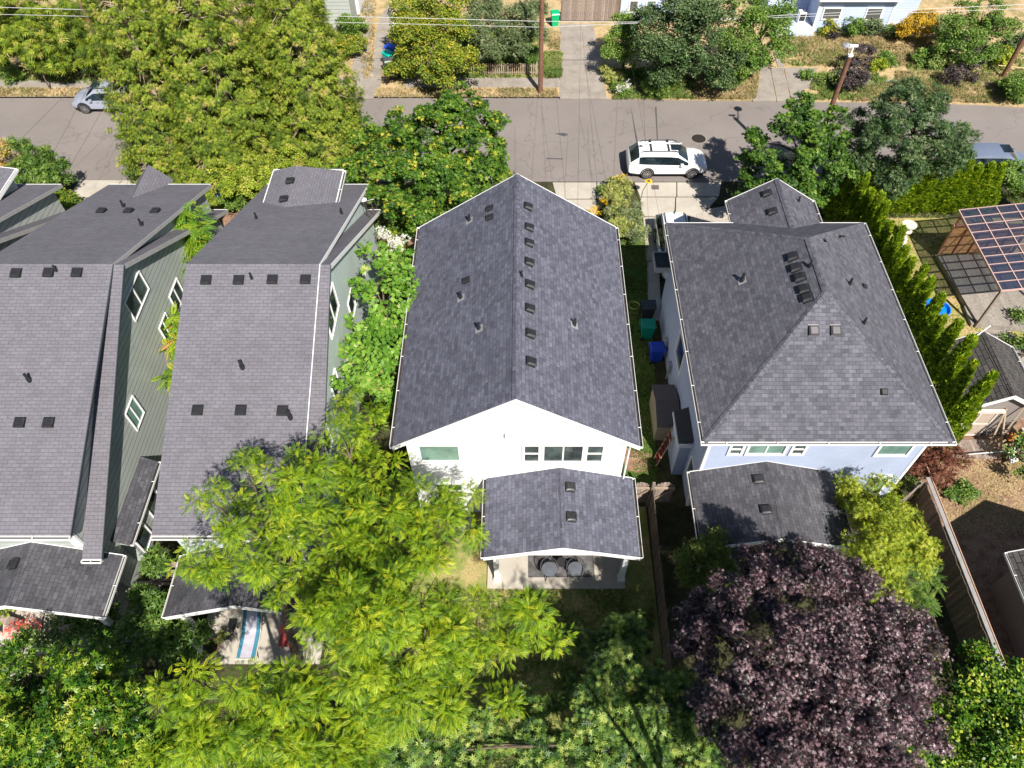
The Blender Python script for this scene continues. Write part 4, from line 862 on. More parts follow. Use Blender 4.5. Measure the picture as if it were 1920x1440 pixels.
# ---------------------------------------------------------------- cars
def car(label, loc, rz, L, W, H, paint, wagon=True, rails=True, sunroof=True, fin=True, name='parked_car', rimm='rim', crossbars=False, wb=2.7):
    t = thing(name, label, 'car', loc, None, rz); k = L / 4.86; h = H / 1.64; w2 = W / 2
    pm = plain('paint ' + label[:12], paint, .25, .0, .02, coat=.8)
    # stations: x, sill z, shoulder(mid) z, belt z, roofedge z, centre z, w scale lower, roofedge half width
    S = [(0, .50, .62, .80, .84, .86, .80, .55), (.05, .36, .66, .93, .97, .99, .93, .60), (.14, .30, .68, 1.02, 1.06, 1.09, .98, .62), (.62, .24, .70, 1.03, 1.52, 1.57, 1.0, .56), (.80, .24, .70, 1.02, 1.57, 1.62, 1.0, .57),
         (1.45, .24, .70, .99, 1.60, 1.66, 1.0, .58), (1.53, .24, .70, .99, 1.60, 1.66, 1.0, .58), (2.42, .24, .69, .97, 1.59, 1.655, 1.0, .58), (2.52, .24, .69, .97, 1.585, 1.65, 1.0, .58), (2.95, .24, .68, .96, 1.53, 1.60, 1.0, .56),
         (3.62, .24, .67, .945, 1.08, 1.14, 1.0, .62), (3.76, .24, .67, .94, .99, 1.05, 1.0, .64), (4.20, .28, .66, .89, .93, .99, .99, .62), (4.60, .30, .62, .80, .85, .90, .94, .55), (4.78, .34, .56, .70, .74, .77, .86, .48), (4.86, .42, .52, .60, .62, .63, .76, .42)]
    rows = []
    for (x, zs, zm, zb, ze, zc, ws, wr) in S:
        yb, yr = w2 * ws * .965, w2 * (wr + .14); half = [(w2 * .93 * ws, zs), (w2 * ws, zs + .14), (w2 * ws, zm), (yb, zb), (yb + (yr - yb) * .72, zb + (ze - zb) * .72), (yr, ze), (w2 * wr * .6, zc), (0, zc + .012)]
        rows.append([(x * k - L / 2, y, z * h) for y, z in half] + [(x * k - L / 2, -y, z * h) for y, z in half[-2::-1]])
    def strip_(sel):
        mb = MB(); 
        for i in range(len(rows) - 1):
            for j in range(14):
                if sel(i, j if j < 7 else 13 - j): mb.poly([rows[i][j], rows[i][j + 1], rows[i + 1][j + 1], rows[i + 1][j]])
        return mb
    side = lambda i, j: j == 3 and 3 <= i <= 9
    rear = lambda i, j: i == 2 and j in (4, 5, 6); wind = lambda i, j: i == 9 and j in (5, 6)
    clad = lambda i, j: j == 0
    def weld(mb):
        idx = {}; nv = []; nf = []
        for f in mb.f:
            g = []
            for a in f:
                kx = tuple(round(c, 4) for c in mb.v[a])
                if kx not in idx: idx[kx] = len(nv); nv.append(mb.v[a])
                if idx[kx] not in g: g.append(idx[kx])
            if len(g) > 2: nf.append(tuple(g))
        mb.v, mb.f = nv, nf; return mb
    body = strip_(lambda i, j: not (side(i, j) or rear(i, j) or wind(i, j) or clad(i, j)))
    body.poly(rows[0][::-1]); body.poly(rows[-1]); weld(body).build('body', pm, t, True, smooth=38)
    weld(strip_(clad)).build('cladding', M['plastic'], t, True)
    MB().box(-L / 2 + .3, L / 2 - .3, -w2 * .9, w2 * .9, .22, .30).build('underbody', M['plastic'], t, True)
    weld(strip_(wind)).build('windshield', M['carglass'], t, True, smooth=40); weld(strip_(rear)).build('rear_window', M['carglass'], t, True, smooth=40)
    for sgn in (0, 1):
        mb = MB()
        for i in range(len(rows) - 1):
            for j in range(14):
                if side(i, j if j < 7 else 13 - j) and (j < 7) == (sgn == 0): mb.poly([rows[i][j], rows[i][j + 1], rows[i + 1][j + 1], rows[i + 1][j]])
        weld(mb).build('side_window', M['carglass'], t, True)
    if sunroof: MB().box(.10 * k, .72 * k, -.38, .38, 1.655 * h + .002, 1.675 * h).build('sunroof', M['carglass'], t, True)
    if rails:
        for s in (-1, 1): MB().tube([(-1.7 * k, s * .53, 1.6 * h), (-1.55 * k, s * .55, 1.68 * h), (.3 * k, s * .56, 1.71 * h), (.55 * k, s * .54, 1.62 * h)], .025, 6).build('roof_rail', M['plastic'], t, True)
    if crossbars:
        for x in (-1.1, -.05): MB().box(x * k - .04, x * k + .04, -.56, .56, 1.72 * h, 1.75 * h).build('crossbar', M['plastic'], t, True)
        MB().tube([(-1.5, .12, 1.78 * h), (.75, .1, 1.76 * h)], .02, 6).build('rack_bar', M['rim'], t, True)
    if fin: MB().hexa([(-1.75 * k, -.03, 1.63 * h), (-1.55 * k, -.03, 1.64 * h), (-1.55 * k, .03, 1.64 * h), (-1.75 * k, .03, 1.63 * h)], [(-1.78 * k, -.008, 1.74 * h), (-1.7 * k, -.008, 1.74 * h), (-1.7 * k, .008, 1.74 * h), (-1.78 * k, .008, 1.74 * h)]).build('antenna', M['plastic'], t, True)
    fx = L / 2 - .92 * k; wx = (fx, fx - wb); r = .35
    for x in wx:
        for s in (-1, 1):
            w_ = bpy.data.objects.new('wheel', MB().tube([(x, s * (w2 - .22), r), (x, s * (w2 + .012), r)], r, 28).mesh('tyre', M['tyre'], 40)); COL.objects.link(w_); w_.parent = t
            mb = MB(); yo = s * (w2 + .018)
            mb.tube([(x, s * (w2 - .04), r), (x, yo, r)], .07, 12)
            for q in range(10):
                a = 2 * math.pi * q / 10; d = Vector((math.cos(a), 0, math.sin(a)))
                p = Vector((x, yo - s * .006, r)); mb.bar(p + d * .05, p + d * .235, .035, .02, up=(0, 1, 0))
            n = 28
            for q in range(n):
                a, b = 2 * math.pi * q / n, 2 * math.pi * (q + 1) / n
                pp = lambda rr, an: (x + rr * math.cos(an), yo, r + rr * math.sin(an))
                mb.poly([pp(.225, a), pp(.225, b), pp(.25, b), pp(.25, a)] if s < 0 else [pp(.225, b), pp(.225, a), pp(.25, a), pp(.25, b)])
            mb.build('rim', M[rimm], w_, True)
            arch = MB(); n = 18
            for q in range(n):
                a, b = R(-8 + 196 * q / n), R(-8 + 196 * (q + 1) / n); y0_, y1_ = s * (w2 - .06), s * (w2 + .03)
                g = lambda rr, an, yy: (x + rr * math.cos(an), yy, r + .02 + rr * math.sin(an))
                arch.hexa([g(.37, a, y0_), g(.37, b, y0_), g(.37, b, y1_), g(.37, a, y1_)], [g(.44, a, y0_), g(.44, b, y0_), g(.44, b, y1_), g(.44, a, y1_)])
            arch.build('wheel_arch', M['plastic'], t, True)
    for s in (-1, 1):
        MB().obox((.78 * k, s * (w2 + .06), 1.02 * h), (.09, 0, 0), (0, .09, 0), (0, 0, .06)).build('wing_mirror', M['plastic'] if not rails else pm, t, True)
        MB().hexa([(L / 2 - .42, s * w2 * .93, .70 * h), (L / 2 - .14, s * w2 * .74, .66 * h), (L / 2 - .16, s * w2 * .5, .66 * h), (L / 2 - .3, s * w2 * .6, .7 * h)], [(L / 2 - .48, s * w2 * .94, .80 * h), (L / 2 - .2, s * w2 * .78, .755 * h), (L / 2 - .2, s * w2 * .5, .755 * h), (L / 2 - .36, s * w2 * .6, .82 * h)]).build('headlight', M['lamp'], t, True)
        MB().hexa([(-L / 2 + .01, s * w2 * .62, .82 * h), (-L / 2 + .42, s * w2 * .99, .86 * h), (-L / 2 + .3, s * w2 * .8, .86 * h), (-L / 2 + .06, s * w2 * .55, .84 * h)], [(-L / 2 + .02, s * w2 * .64, .94 * h), (-L / 2 + .46, s * w2 * .985, .97 * h), (-L / 2 + .3, s * w2 * .8, .97 * h), (-L / 2 + .06, s * w2 * .55, .95 * h)]).build('tail_light', M['red'], t, True)
    MB().box(-L / 2 + .0, -L / 2 + .2, -w2 * .86, w2 * .86, .32, .55).build('rear_bumper', M['plastic'], t, True)
    MB().box(L / 2 - .25, L / 2 - .01, -w2 * .72, w2 * .72, .30, .50).build('front_grille', M['plastic'], t, True)
    for s in (-1, 1):
        for x in (.35, -.75): MB().box(x * k - .09, x * k + .09, s * w2 - .01, s * w2 + .022, .82, .85).build('door_handle', M['rim'], t, True)
    return t
car('white wagon with a roof rack parked on the near side of the street', (8.78, 38.5, .015), 0, 4.86, 1.88, 1.68, (.80, .80, .82), crossbars=True, wb=2.745)
car('silver hatchback parked at the far kerb on the left', (-27.75, 45.35, .015), R(180), 4.48, 1.80, 1.60, (.30, .32, .40), wb=2.66, fin=True)
car('white car with roof rails parked in the driveway beside the blue house', (8.35, 30.75, .045), R(-90), 4.7, 1.85, 1.72, (.78, .80, .80), wb=2.7, sunroof=True)
car('blue grey saloon at the right edge behind the clipped hedge', (28.9, 38.6, .015), 0, 4.6, 1.80, 1.45, (.15, .18, .25), rails=False, fin=False, wb=2.7)
# ---------------------------------------------------------------- foliage
RG = np.random.default_rng(11)
def rot2(a):
    c, s = math.cos(a), math.sin(a); return np.array([[c, -s], [s, c]])
def quad_leaf(ox, oy, ang, l, w_, z0=0.0, z1=-.05, belly=.45):
    q = np.array([[0, 0], [belly * l, -w_ / 2], [l, 0], [belly * l, w_ / 2]]); q = q @ rot2(ang).T + np.array([ox, oy])
    return np.column_stack([q, [z0, z0 + .03, z1, z0 + .03]])
TPL = {}
TPL['leaf'] = np.array([quad_leaf(0, 0, 0, 1, .62)])
TPL['oval'] = np.array([quad_leaf(0, 0, .0, 1, .75), quad_leaf(-.1, .1, 2.2, .8, .6), quad_leaf(-.1, -.1, -2.0, .9, .6)])
TPL['maple'] = np.array([quad_leaf(0, 0, a, l, .42, 0, -.12) for a, l in ((0, 1), (.9, .85), (-.9, .85), (1.9, .6), (-1.9, .6))])
TPL['palm'] = np.array([quad_leaf(0, 0, a, l, .20, 0, -.15) for a, l in ((0, 1), (.75, .9), (-.75, .9), (1.5, .7), (-1.5, .7))])
TPL['rosette'] = np.array([quad_leaf(0, 0, 2 * math.pi * k / 7, 1, .30, 0, .12 if k % 2 else -.1) for k in range(7)])
TPL['needle'] = np.array([quad_leaf(0, 0, a, l, .15, 0, -.1) for a, l in ((0, 1), (.5, .8), (-.55, .85))])
TPL['sliver'] = np.array([quad_leaf(0, 0, a, l, .26, 0, -.08) for a, l in ((0, 1), (.8, .8), (-.9, .8))])
def pinn(k=9, ll=.25, lw=.062, droop=.30, ang=1.1):
    o = []
    for i in range(k):
        x = .12 + .82 * i / k; z = -droop * x * x; s = ll * (1 - .45 * abs(2 * i / k - .8))
        for sg in (-1, 1):
            q = quad_leaf(x, 0, sg * ang, s, lw, z, z - .05); q[1::2, 2] -= .03; o.append(q)
    o.append(quad_leaf(.92, 0, 0, .2, lw, -droop * .85, -droop * 1.1))
    return np.array(o)
TPL['pinnate'] = pinn()
TPL['pinnlong'] = pinn(9, .26, .08, .3, 1.2)
def spray():
    o = []
    for a, l in ((0, 1), (.45, .75), (-.45, .75), (.9, .5), (-.9, .5)): o.append(quad_leaf(.1, 0, a, l, .12, 0, -.3 * l, .6))
    return np.array(o)
TPL['spray'] = spray()
TPL['fan'] = np.array([quad_leaf(0, 0, a, l, .30, 0, 0, .6) for a, l in ((0, 1), (.5, .7), (-.5, .7))])
TPL['catalpa'] = np.array([quad_leaf(0, .0, .25, 1, .5, 0, -.1, .35), quad_leaf(0, 0, -.25, 1, .5, 0, -.1, .35)])

def norm(a): return a / np.maximum(np.linalg.norm(a, axis=-1, keepdims=True), 1e-9)
def place(tpl, pos, nrm, ax, size, tint):
    T = TPL[tpl]; n = len(pos); ax = norm(ax); z = norm(nrm - ax * np.sum(nrm * ax, 1, keepdims=True)); y = np.cross(z, ax)
    Fm = np.stack([ax, y, z], 1)                           # n,3,3 rows = axes
    V = np.einsum('qvk,nkd->nqvd', T, Fm) * size[:, None, None, None] + pos[:, None, None, :]
    q = T.shape[0]; tn = np.repeat(tint, q) + RG.normal(0, .05, n * q)
    return V.reshape(-1, 4, 3), np.clip(tn, 0, 1)
def leaf_object(name, parts, mat, parent):
    V = np.concatenate([p[0] for p in parts]); T = np.concatenate([p[1] for p in parts]); n = len(V)
    NQ[0] += n; me = bpy.data.meshes.new(name); me.vertices.add(n * 4); me.vertices.foreach_set('co', V.reshape(-1).astype(np.float32))
    me.loops.add(n * 4); me.loops.foreach_set('vertex_index', np.arange(n * 4, dtype=np.int32))
    me.polygons.add(n); me.polygons.foreach_set('loop_start', np.arange(0, n * 4, 4, dtype=np.int32))
    me.update(calc_edges=True)
    a = me.attributes.new('tint', 'FLOAT', 'FACE'); a.data.foreach_set('value', T.astype(np.float32)); me.materials.append(mat)
    o = bpy.data.objects.new(name, me); COL.objects.link(o); attach(o, parent); return o
def sph(n):
    v = RG.normal(size=(n, 3)); return norm(v)
def tarea(t):
    T = TPL[t]; a = T[:, 2] - T[:, 0]; b = T[:, 3] - T[:, 1]; return float(np.sum(np.linalg.norm(np.cross(a, b), axis=1)) * .5)
def blob_points(blobs, cm2, low=.25, inner=.25, sub=1.0, dn=.5):
    """blobs (x,y,z,r[,rz]) -> positions and outward directions of twig clusters, grouped in lumpy sub-clumps with gaps between"""
    Ps, Ns = [], []
    for b in blobs:
        r, rz = b[3], (b[4] if len(b) > 4 else b[3] * .8); c = np.array(b[:3]); rs = min(.55, max(.16, .27 * r + .10)) * sub
        ns = max(3, int(dn * 4 * r * (r + rz) / 2 / rs ** 2)); d = sph(ns); d = d[(d[:, 2] > -.25) | (RG.random(ns) < low)]; ns = len(d)
        sc = c + d * np.array([r, r, rz]) * RG.uniform(.55, 1.0, ns)[:, None]; rr = rs * RG.uniform(.6, 1.35, ns)
        k = np.maximum(2, (2 * np.pi * rr ** 2 * cm2).astype(int)); i = np.repeat(np.arange(ns), k)
        dd = norm(sph(len(i)) + .55 * d[i] + np.array([0, 0, .45])); Ps.append(sc[i] + dd * (rr[i] * RG.uniform(.55, 1.1, len(i)))[:, None] * np.array([1, 1, .8])); Ns.append(dd)
        ni = int(2.5 * r * r * cm2 * inner * 2) + 2; q = sph(ni); Ps.append(c + q * np.array([r, r, rz]) * RG.uniform(.1, .6, ni)[:, None]); Ns.append(q)
    return np.concatenate(Ps), np.concatenate(Ns)
NQ = [0]; NSF = [.5]
def foliage(cl, d, tpl, per, spread, size, up=.6, out=.5, rand=.6, droop=.1, sv=.25, flat=.6, tb=0.0, cvar=.28, axup=0.0, radial=0.0):
    n = len(cl); ci = np.repeat(np.arange(n), per); off = sph(n * per) * (RG.random((n * per, 1)) ** .5) * spread; off[:, 2] *= flat
    pos = cl[ci] + off; dd = d[ci]
    nrm = dd * out + np.array([0, 0, up]) + sph(n * per) * rand
    if radial: ax = norm(off) * radial + dd * .3 + sph(n * per) * .35
    else: ax = sph(n * per) + dd * .8
    ax[:, 2] = ax[:, 2] * .5 - droop + axup
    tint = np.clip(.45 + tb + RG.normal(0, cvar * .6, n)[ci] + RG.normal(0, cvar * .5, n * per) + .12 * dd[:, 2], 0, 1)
    return place(tpl, pos, nrm, ax, size * RG.uniform(1 - sv, 1 + sv, n * per), tint)
def wood(base, targets, r0, parent, mat='bark', fork=.35, name='trunk', lean=0.0):
    mb = MB(); b = Vector(base); c = sum((Vector(t_[:3]) for t_ in targets), Vector()) / len(targets)
    top = Vector((c.x, c.y, max(t_[2] for t_ in targets))); f = b.lerp(top, fork); f.x = b.x * .7 + c.x * .3; f.y = b.y * .7 + c.y * .3
    mb.tube([b + Vector((0, 0, -.15)), b.lerp(f, .5) + Vector((r0 * .3, 0, 0)), f, f.lerp(top, .5), top], [r0 * 1.25, r0, r0 * .85, r0 * .5, r0 * .15], 10)
    for k, t_ in enumerate(targets):
        e = Vector(t_[:3]); s_ = f.lerp(top, .1 + .6 * ((k * .37) % 1)); m = s_.lerp(e, .5) + Vector((0, 0, .25 * (e - s_).length * .3))
        mb.tube([s_, m, e], [r0 * .5, r0 * .32, r0 * .08], 7)
        for q in range(3):
            g = e + Vector((rnd.uniform(-1, 1), rnd.uniform(-1, 1), rnd.uniform(-.3, .8))).normalized() * (t_[3] * .75); mb.tube([m.lerp(e, .6), g], [r0 * .16, r0 * .04], 5)
    return mb.build(name, mat if not isinstance(mat, str) else M[mat], parent, smooth=60)
def pb(lst):
    """(px,py,z,r[,rz]) pixel spec of a clump at its true height -> world blob"""
    return [P(b[0], b[1], b[2]) + tuple(b[3:]) for b in lst]
def tree(name, label, cat, blobs, mat, tpl, dens, per, spread, size, base=None, r0=.14, trunk=True, group=None, bk='bark', **kw):
    jz, rf = kw.pop('jz', .25), kw.pop('rf', .93); blobs = [(b[0], b[1], b[2] * 1.0 + rnd.uniform(-jz, jz) * min(1, b[2] / 4), b[3] * rf) + tuple(b[4:]) for b in blobs]; B = pb(blobs); bx, by = (P(base[0], base[1])[:2] if base else (sum(b[0] for b in B) / len(B), sum(b[1] for b in B) / len(B)))
    z0 = .1 if by > 46.5 else 0.0
    t = thing(name, label, cat, (bx, by, z0), group)
    bkw = {k: kw.pop(k) for k in ('low', 'inner', 'sub', 'dn') if k in kw}; kw.pop('gap', None); kw.pop('shell', None)
    cov = kw.pop('cov', 1.5); cm2 = cov / (tarea(tpl) * size * size * per)
    p, d = blob_points(B, cm2, **bkw); ok = p[:, 2] > z0 + .05; p, d = p[ok], d[ok]
    leaf_object('crown', [foliage(p, d, tpl, per, spread, size, **kw)], M[mat], t)
    if trunk: wood((bx, by, z0), sorted(B, key=lambda b: -b[2])[:9], r0, t, bk)
    return t
Lf = leafmat
M['l_ail'] = Lf('ailanthus leaves', [(0, (.02, .07, .004)), (.3, (.08, .18, .008)), (.6, (.26, .40, .012)), (.85, (.44, .52, .018)), (1, (.62, .60, .03))], .28)
M['l_small'] = Lf('sumac leaves', [(0, (.06, .17, .015)), (.5, (.20, .36, .03)), (.85, (.45, .50, .04)), (1, (.55, .32, .06))], .35)
M['l_cedar'] = Lf('cedar sprays', [(0, (.03, .065, .006)), (.4, (.13, .20, .014)), (.75, (.28, .35, .025)), (.93, (.40, .40, .05)), (1, (.42, .32, .12))], .2, .7)
M['l_maple'] = Lf('maple leaves', [(0, (.018, .06, .008)), (.5, (.075, .17, .018)), (.85, (.20, .31, .03)), (.95, (.45, .42, .05)), (1, (.5, .42, .04))], .3)
M['l_maple2'] = Lf('dark maple leaves', [(0, (.014, .045, .007)), (.55, (.065, .145, .016)), (1, (.21, .32, .04))], .22)
M['l_dark'] = Lf('dark willow leaves', [(0, (.025, .06, .02)), (.55, (.06, .115, .035)), (.9, (.14, .20, .075)), (1, (.24, .28, .13))], .22)
M['l_cat'] = Lf('broad light leaves', [(0, (.07, .19, .02)), (.5, (.17, .34, .04)), (.9, (.30, .46, .07)), (1, (.45, .45, .16))], .35, .45)
M['l_purple'] = Lf('purple leaves', [(0, (.006, .004, .005)), (.42, (.022, .011, .015)), (.72, (.072, .032, .040)), (.9, (.18, .095, .11)), (1, (.34, .23, .25))], .05, .4, .6)
M['l_bam'] = Lf('yellow green bamboo', [(0, (.12, .20, .015)), (.5, (.32, .40, .03)), (1, (.55, .56, .07))], .35)
M['l_bamd'] = Lf('dull green bamboo', [(0, (.05, .08, .012)), (.5, (.12, .18, .03)), (1, (.24, .28, .05))], .3)
M['l_laurel'] = Lf('laurel leaves', [(0, (.012, .045, .010)), (.35, (.06, .135, .022)), (.75, (.18, .29, .045)), (1, (.38, .45, .10))], .2, .5, .4)
M['l_wil'] = Lf('lance leaves', [(0, (.012, .05, .004)), (.45, (.06, .16, .01)), (.85, (.22, .34, .02)), (1, (.40, .44, .05))], .24, .4)
M['l_arb'] = Lf('arborvitae', [(0, (.06, .13, .008)), (.4, (.22, .35, .014)), (.75, (.42, .52, .02)), (1, (.60, .58, .05))], .3, .7)
M['l_grey'] = Lf('grey green leaves', [(0, (.05, .09, .03)), (.5, (.13, .18, .07)), (1, (.28, .31, .16))], .2)
M['l_mid'] = Lf('mid green leaves', [(0, (.04, .10, .02)), (.5, (.12, .22, .035)), (1, (.30, .40, .08))], .3)
M['l_yell'] = Lf('green and yellow leaves', [(0, (.06, .12, .015)), (.5, (.20, .28, .03)), (.75, (.38, .36, .03)), (1, (.55, .42, .04))], .3)
M['l_gold'] = Lf('golden leaves', [(0, (.25, .17, .01)), (.5, (.55, .36, .02)), (1, (.72, .52, .06))], .3)
M['l_dkpur'] = Lf('smoky purple leaves', [(0, (.025, .02, .02)), (.5, (.06, .045, .045)), (1, (.14, .11, .10))], .1)
M['l_red'] = Lf('red lace leaves', [(0, (.09, .03, .02)), (.5, (.22, .08, .05)), (.85, (.30, .15, .08)), (1, (.22, .24, .08))], .2)
M['l_pale'] = Lf('pale shrub leaves', [(0, (.13, .18, .04)), (.5, (.30, .34, .08)), (.85, (.46, .46, .15)), (1, (.62, .54, .18))], .25)
M['l_weed'] = Lf('dry weeds', [(0, (.12, .15, .05)), (.35, (.30, .25, .11)), (.7, (.46, .35, .18)), (1, (.56, .43, .26))], .15, .9)
M['l_weedg'] = Lf('green weeds', [(0, (.06, .11, .02)), (.5, (.16, .24, .05)), (1, (.36, .36, .12))], .2, .8)
M['l_orange'] = Lf('orange bush leaves', [(0, (.10, .14, .03)), (.45, (.34, .28, .06)), (1, (.60, .34, .14))], .25)
M['l_fl_y'] = Lf('yellow petals', [(0, (.6, .34, .0)), (1, (.8, .55, .02))], .2)
M['l_fl_w'] = Lf('white petals', [(0, (.7, .68, .62)), (1, (.85, .83, .8))], .2)
M['l_fl_r'] = Lf('red petals', [(0, (.5, .02, .02)), (1, (.75, .10, .04))], .2)

# --- big ailanthus trees along the bottom
AK = dict(mat='l_ail', tpl='pinnate', dens=2.6, per=13, spread=.24, size=.215, up=.55, out=.55, rand=.6, droop=.2, flat=.8, cvar=.26, radial=.45, r0=.16, dn=.36, sub=.92, inner=.10, low=.12, sv=.35, cov=1.25, jz=1.2, rf=.84)
tree('feathery_tree', 'bright yellow green tree with feathery leaves over the row house roof', 'tree', [(470, 885, 8.6, .8), (520, 925, 8.8, 1.1), (585, 900, 8.6, 1.1), (440, 975, 8.2, 1.0), (400, 940, 8, .6), (500, 1010, 8.6, 1.3), (395, 1040, 7.6, .9), (355, 1065, 7.2, .5), (420, 1085, 7.4, .6), (580, 1000, 8.8, 1.4), (620, 1070, 8.8, 1.3), (520, 1080, 8.0, .8), (640, 940, 8, 1.0), (600, 1130, 8.2, .8)], base=(560, 1260), **AK)
tree('feathery_tree', 'bright green tree with feathery leaves beside the back wall of the white house', 'tree', [(640, 815, 6.8, .8), (700, 800, 6.5, .7), (680, 880, 7.2, 1.1), (740, 900, 7.0, 1.0), (700, 960, 8.0, 1.3), (790, 940, 7.2, .9), (860, 935, 7.0, .55), (880, 985, 7.0, .7), (820, 1000, 7.8, 1.0), (740, 1040, 8.6, 1.4), (680, 1050, 8.8, 1.2), (650, 750, 5.0, .6), (720, 770, 5.0, .6)], base=(720, 1120), **AK)
tree('feathery_tree', 'broad yellow green tree with feathery leaves reaching toward the back lawn', 'tree', [(700, 1130, 9.0, 1.4), (790, 1110, 8.8, 1.2), (850, 1160, 8.6, 1.0), (820, 1210, 8.8, 1.3), (920, 1180, 8.4, .8), (980, 1165, 8.2, .75), (1035, 1185, 8.0, .5), (930, 1240, 8.0, .8), (720, 1230, 9.0, 1.6), (650, 1180, 8.8, 1.2), (860, 1300, 8.0, 1.0), (780, 1310, 8.4, 1.3), (930, 1300, 7.6, .6), (700, 1330, 8.2, 1.2)], base=(790, 1330), **AK)
tree('feathery_tree', 'yellow green tree with feathery leaves below the middle patio', 'tree', [(380, 1275, 8.5, .6), (450, 1290, 8.8, .7), (330, 1310, 7.6, .7), (420, 1350, 9.5, 1.0), (530, 1310, 9.2, .8), (600, 1265, 8.0, 1.0), (600, 1360, 8.0, 1.4), (510, 1385, 9.5, 1.2), (410, 1410, 9.5, 1.1), (640, 1440, 7.5, 1.3), (330, 1400, 6.6, .9), (540, 1450, 7.5, 1.3), (690, 1390, 7, .8)], base=(520, 1400), **AK)
SK = dict(mat='l_small', tpl='pinnlong', dens=2.2, per=7, spread=.12, size=.62, up=.9, out=.35, rand=.25, droop=.18, flat=.5, cvar=.34, radial=1.1, r0=.07, inner=.2, low=.2)
tree('sumac_tree', 'young tree with long feathery leaves between the two left row houses', 'tree', [(355, 415, 5.6, .7), (335, 455, 5.2, .7), (375, 460, 4.8, .6), (325, 500, 4.8, .6), (370, 510, 4.2, .5)], base=(370, 560), **SK)
tree('sumac_sapling', 'sapling with yellow feathery leaves in front of the sage siding window', 'sapling', [(322, 608, 4.6, .38), (335, 640, 4.2, .35)], base=(345, 690), **{**SK, 'r0': .04})
tree('sumac_sapling', 'lowest sapling with yellow feathery leaves beside the sage siding', 'sapling', [(325, 705, 4.2, .32)], base=(345, 760), **{**SK, 'r0': .04})
# --- broad leaved tree between row house and white house
tree('broad_leaf_tree', 'light green broad leaved tree filling the gap beside the white house roof', 'tree', [(715, 475, 5.2, .8), (755, 485, 5.2, .75), (700, 530, 5.4, .9), (755, 545, 5.6, .95), (715, 590, 5.4, .9), (680, 615, 5.0, .7), (745, 610, 5.6, .7), (665, 665, 4.8, .65), (715, 655, 5.4, .95), (735, 700, 5.2, .6), (680, 720, 4.8, .8), (720, 740, 4.4, .55), (765, 585, 5.6, .5), (660, 700, 4.6, .5)], 'l_cat', 'catalpa', 6.5, 12, .26, .21, base=(710, 650), r0=.1, up=.7, out=.6, rand=.5, droop=.25, inner=.25, cvar=.3)
tree('flowering_shrub', 'shrub with white blossom at the corner of the row house front', 'shrub', [(725, 440, 4.0, .45), (750, 455, 4.0, .4), (735, 465, 4.0, .35)], 'l_fl_w', 'sliver', 4, 8, .2, .10, cov=.5, base=(745, 520), r0=.04, cvar=.5)
# --- street maple left of centre
MK = dict(mat='l_maple', tpl='maple', dens=7.5, per=13, spread=.26, size=.135, up=.6, out=.6, rand=.6, droop=.15, inner=.22, cvar=.3, r0=.18, low=.35)
tree('street_maple', 'large green maple with yellow tips between the row houses and the street', 'tree', [(862, 195, 8.4, .9), (835, 175, 8.6, .45), (900, 195, 8.2, .5), (830, 225, 7.8, 1.1), (880, 240, 7.4, 1.3), (925, 235, 7.0, .6), (820, 280, 6.8, 1.3), (890, 295, 6.4, 1.4), (745, 225, 6.8, .5), (745, 270, 6.2, 1.1), (700, 290, 5.4, 1.2), (770, 320, 5.8, 1.4), (840, 340, 5.4, 1.5), (910, 340, 5.2, 1.1), (700, 350, 4.6, 1.3), (770, 385, 4.2, 1.5), (850, 390, 4.0, 1.2), (690, 245, 5.8, .8), (660, 320, 4.4, .9), (650, 380, 3.4, .8), (725, 250, 6.0, 1.0), (790, 250, 7.0, 1.0), (935, 290, 5.8, .6), (935, 330, 5.2, .6)], base=(810, 400), cov=1.9, **MK)
tree('garden_shrub', 'low light green feathery shrub below the big maple', 'shrub', [(740, 425, 1.6, .8), (770, 410, 1.8, .8), (710, 400, 1.6, .7), (790, 440, 1.2, .6)], 'l_mid', 'needle', 4, 12, .3, .22, trunk=False, droop=.3)
tree('garden_shrub', 'yellow green shrub against the row house front corner', 'shrub', [(745, 455, 2.2, .6), (765, 470, 2.0, .5)], 'l_bam', 'needle', 4, 12, .3, .2, trunk=False)
# --- street trees right
M2 = {**MK, 'mat': 'l_maple2', 'r0': .15}
tree('street_maple', 'green maple at the near kerb right of the white wagon', 'tree', [(1415, 265, 4.6, .7), (1500, 200, 6.4, .6), (1475, 235, 6.0, .9), (1525, 235, 6.2, 1.0), (1510, 290, 5.4, 1.4), (1450, 300, 4.8, .9), (1400, 310, 4.0, .6), (1560, 265, 5.6, .9), (1560, 320, 4.6, 1.3), (1480, 350, 4.0, 1.4), (1420, 345, 3.4, .8), (1530, 375, 3.2, 1.0), (1405, 375, 2.6, .6), (1560, 215, 6.2, .55)], base=(1490, 385), cov=1.9, dn=.6, **M2)
tree('willow_tree', 'dark olive leaved tree over the near side of the street on the right', 'tree', [(1600, 235, 5.2, .8), (1600, 290, 4.6, 1.0), (1700, 165, 7.2, .7), (1740, 190, 7.2, .9), (1690, 210, 7.0, 1.2), (1745, 240, 6.6, 1.2), (1680, 265, 6.0, 1.4), (1740, 300, 5.2, 1.3), (1795, 260, 5.4, .8), (1790, 295, 4.6, .8), (1640, 300, 4.4, 1.1), (1680, 330, 4.2, 1.2), (1650, 235, 6.2, .6)], 'l_dark', 'sliver', 7.5, 14, .3, .16, dn=.6, base=(1700, 375), r0=.16, droop=.35, up=.5, out=.6, cvar=.36, inner=.22)
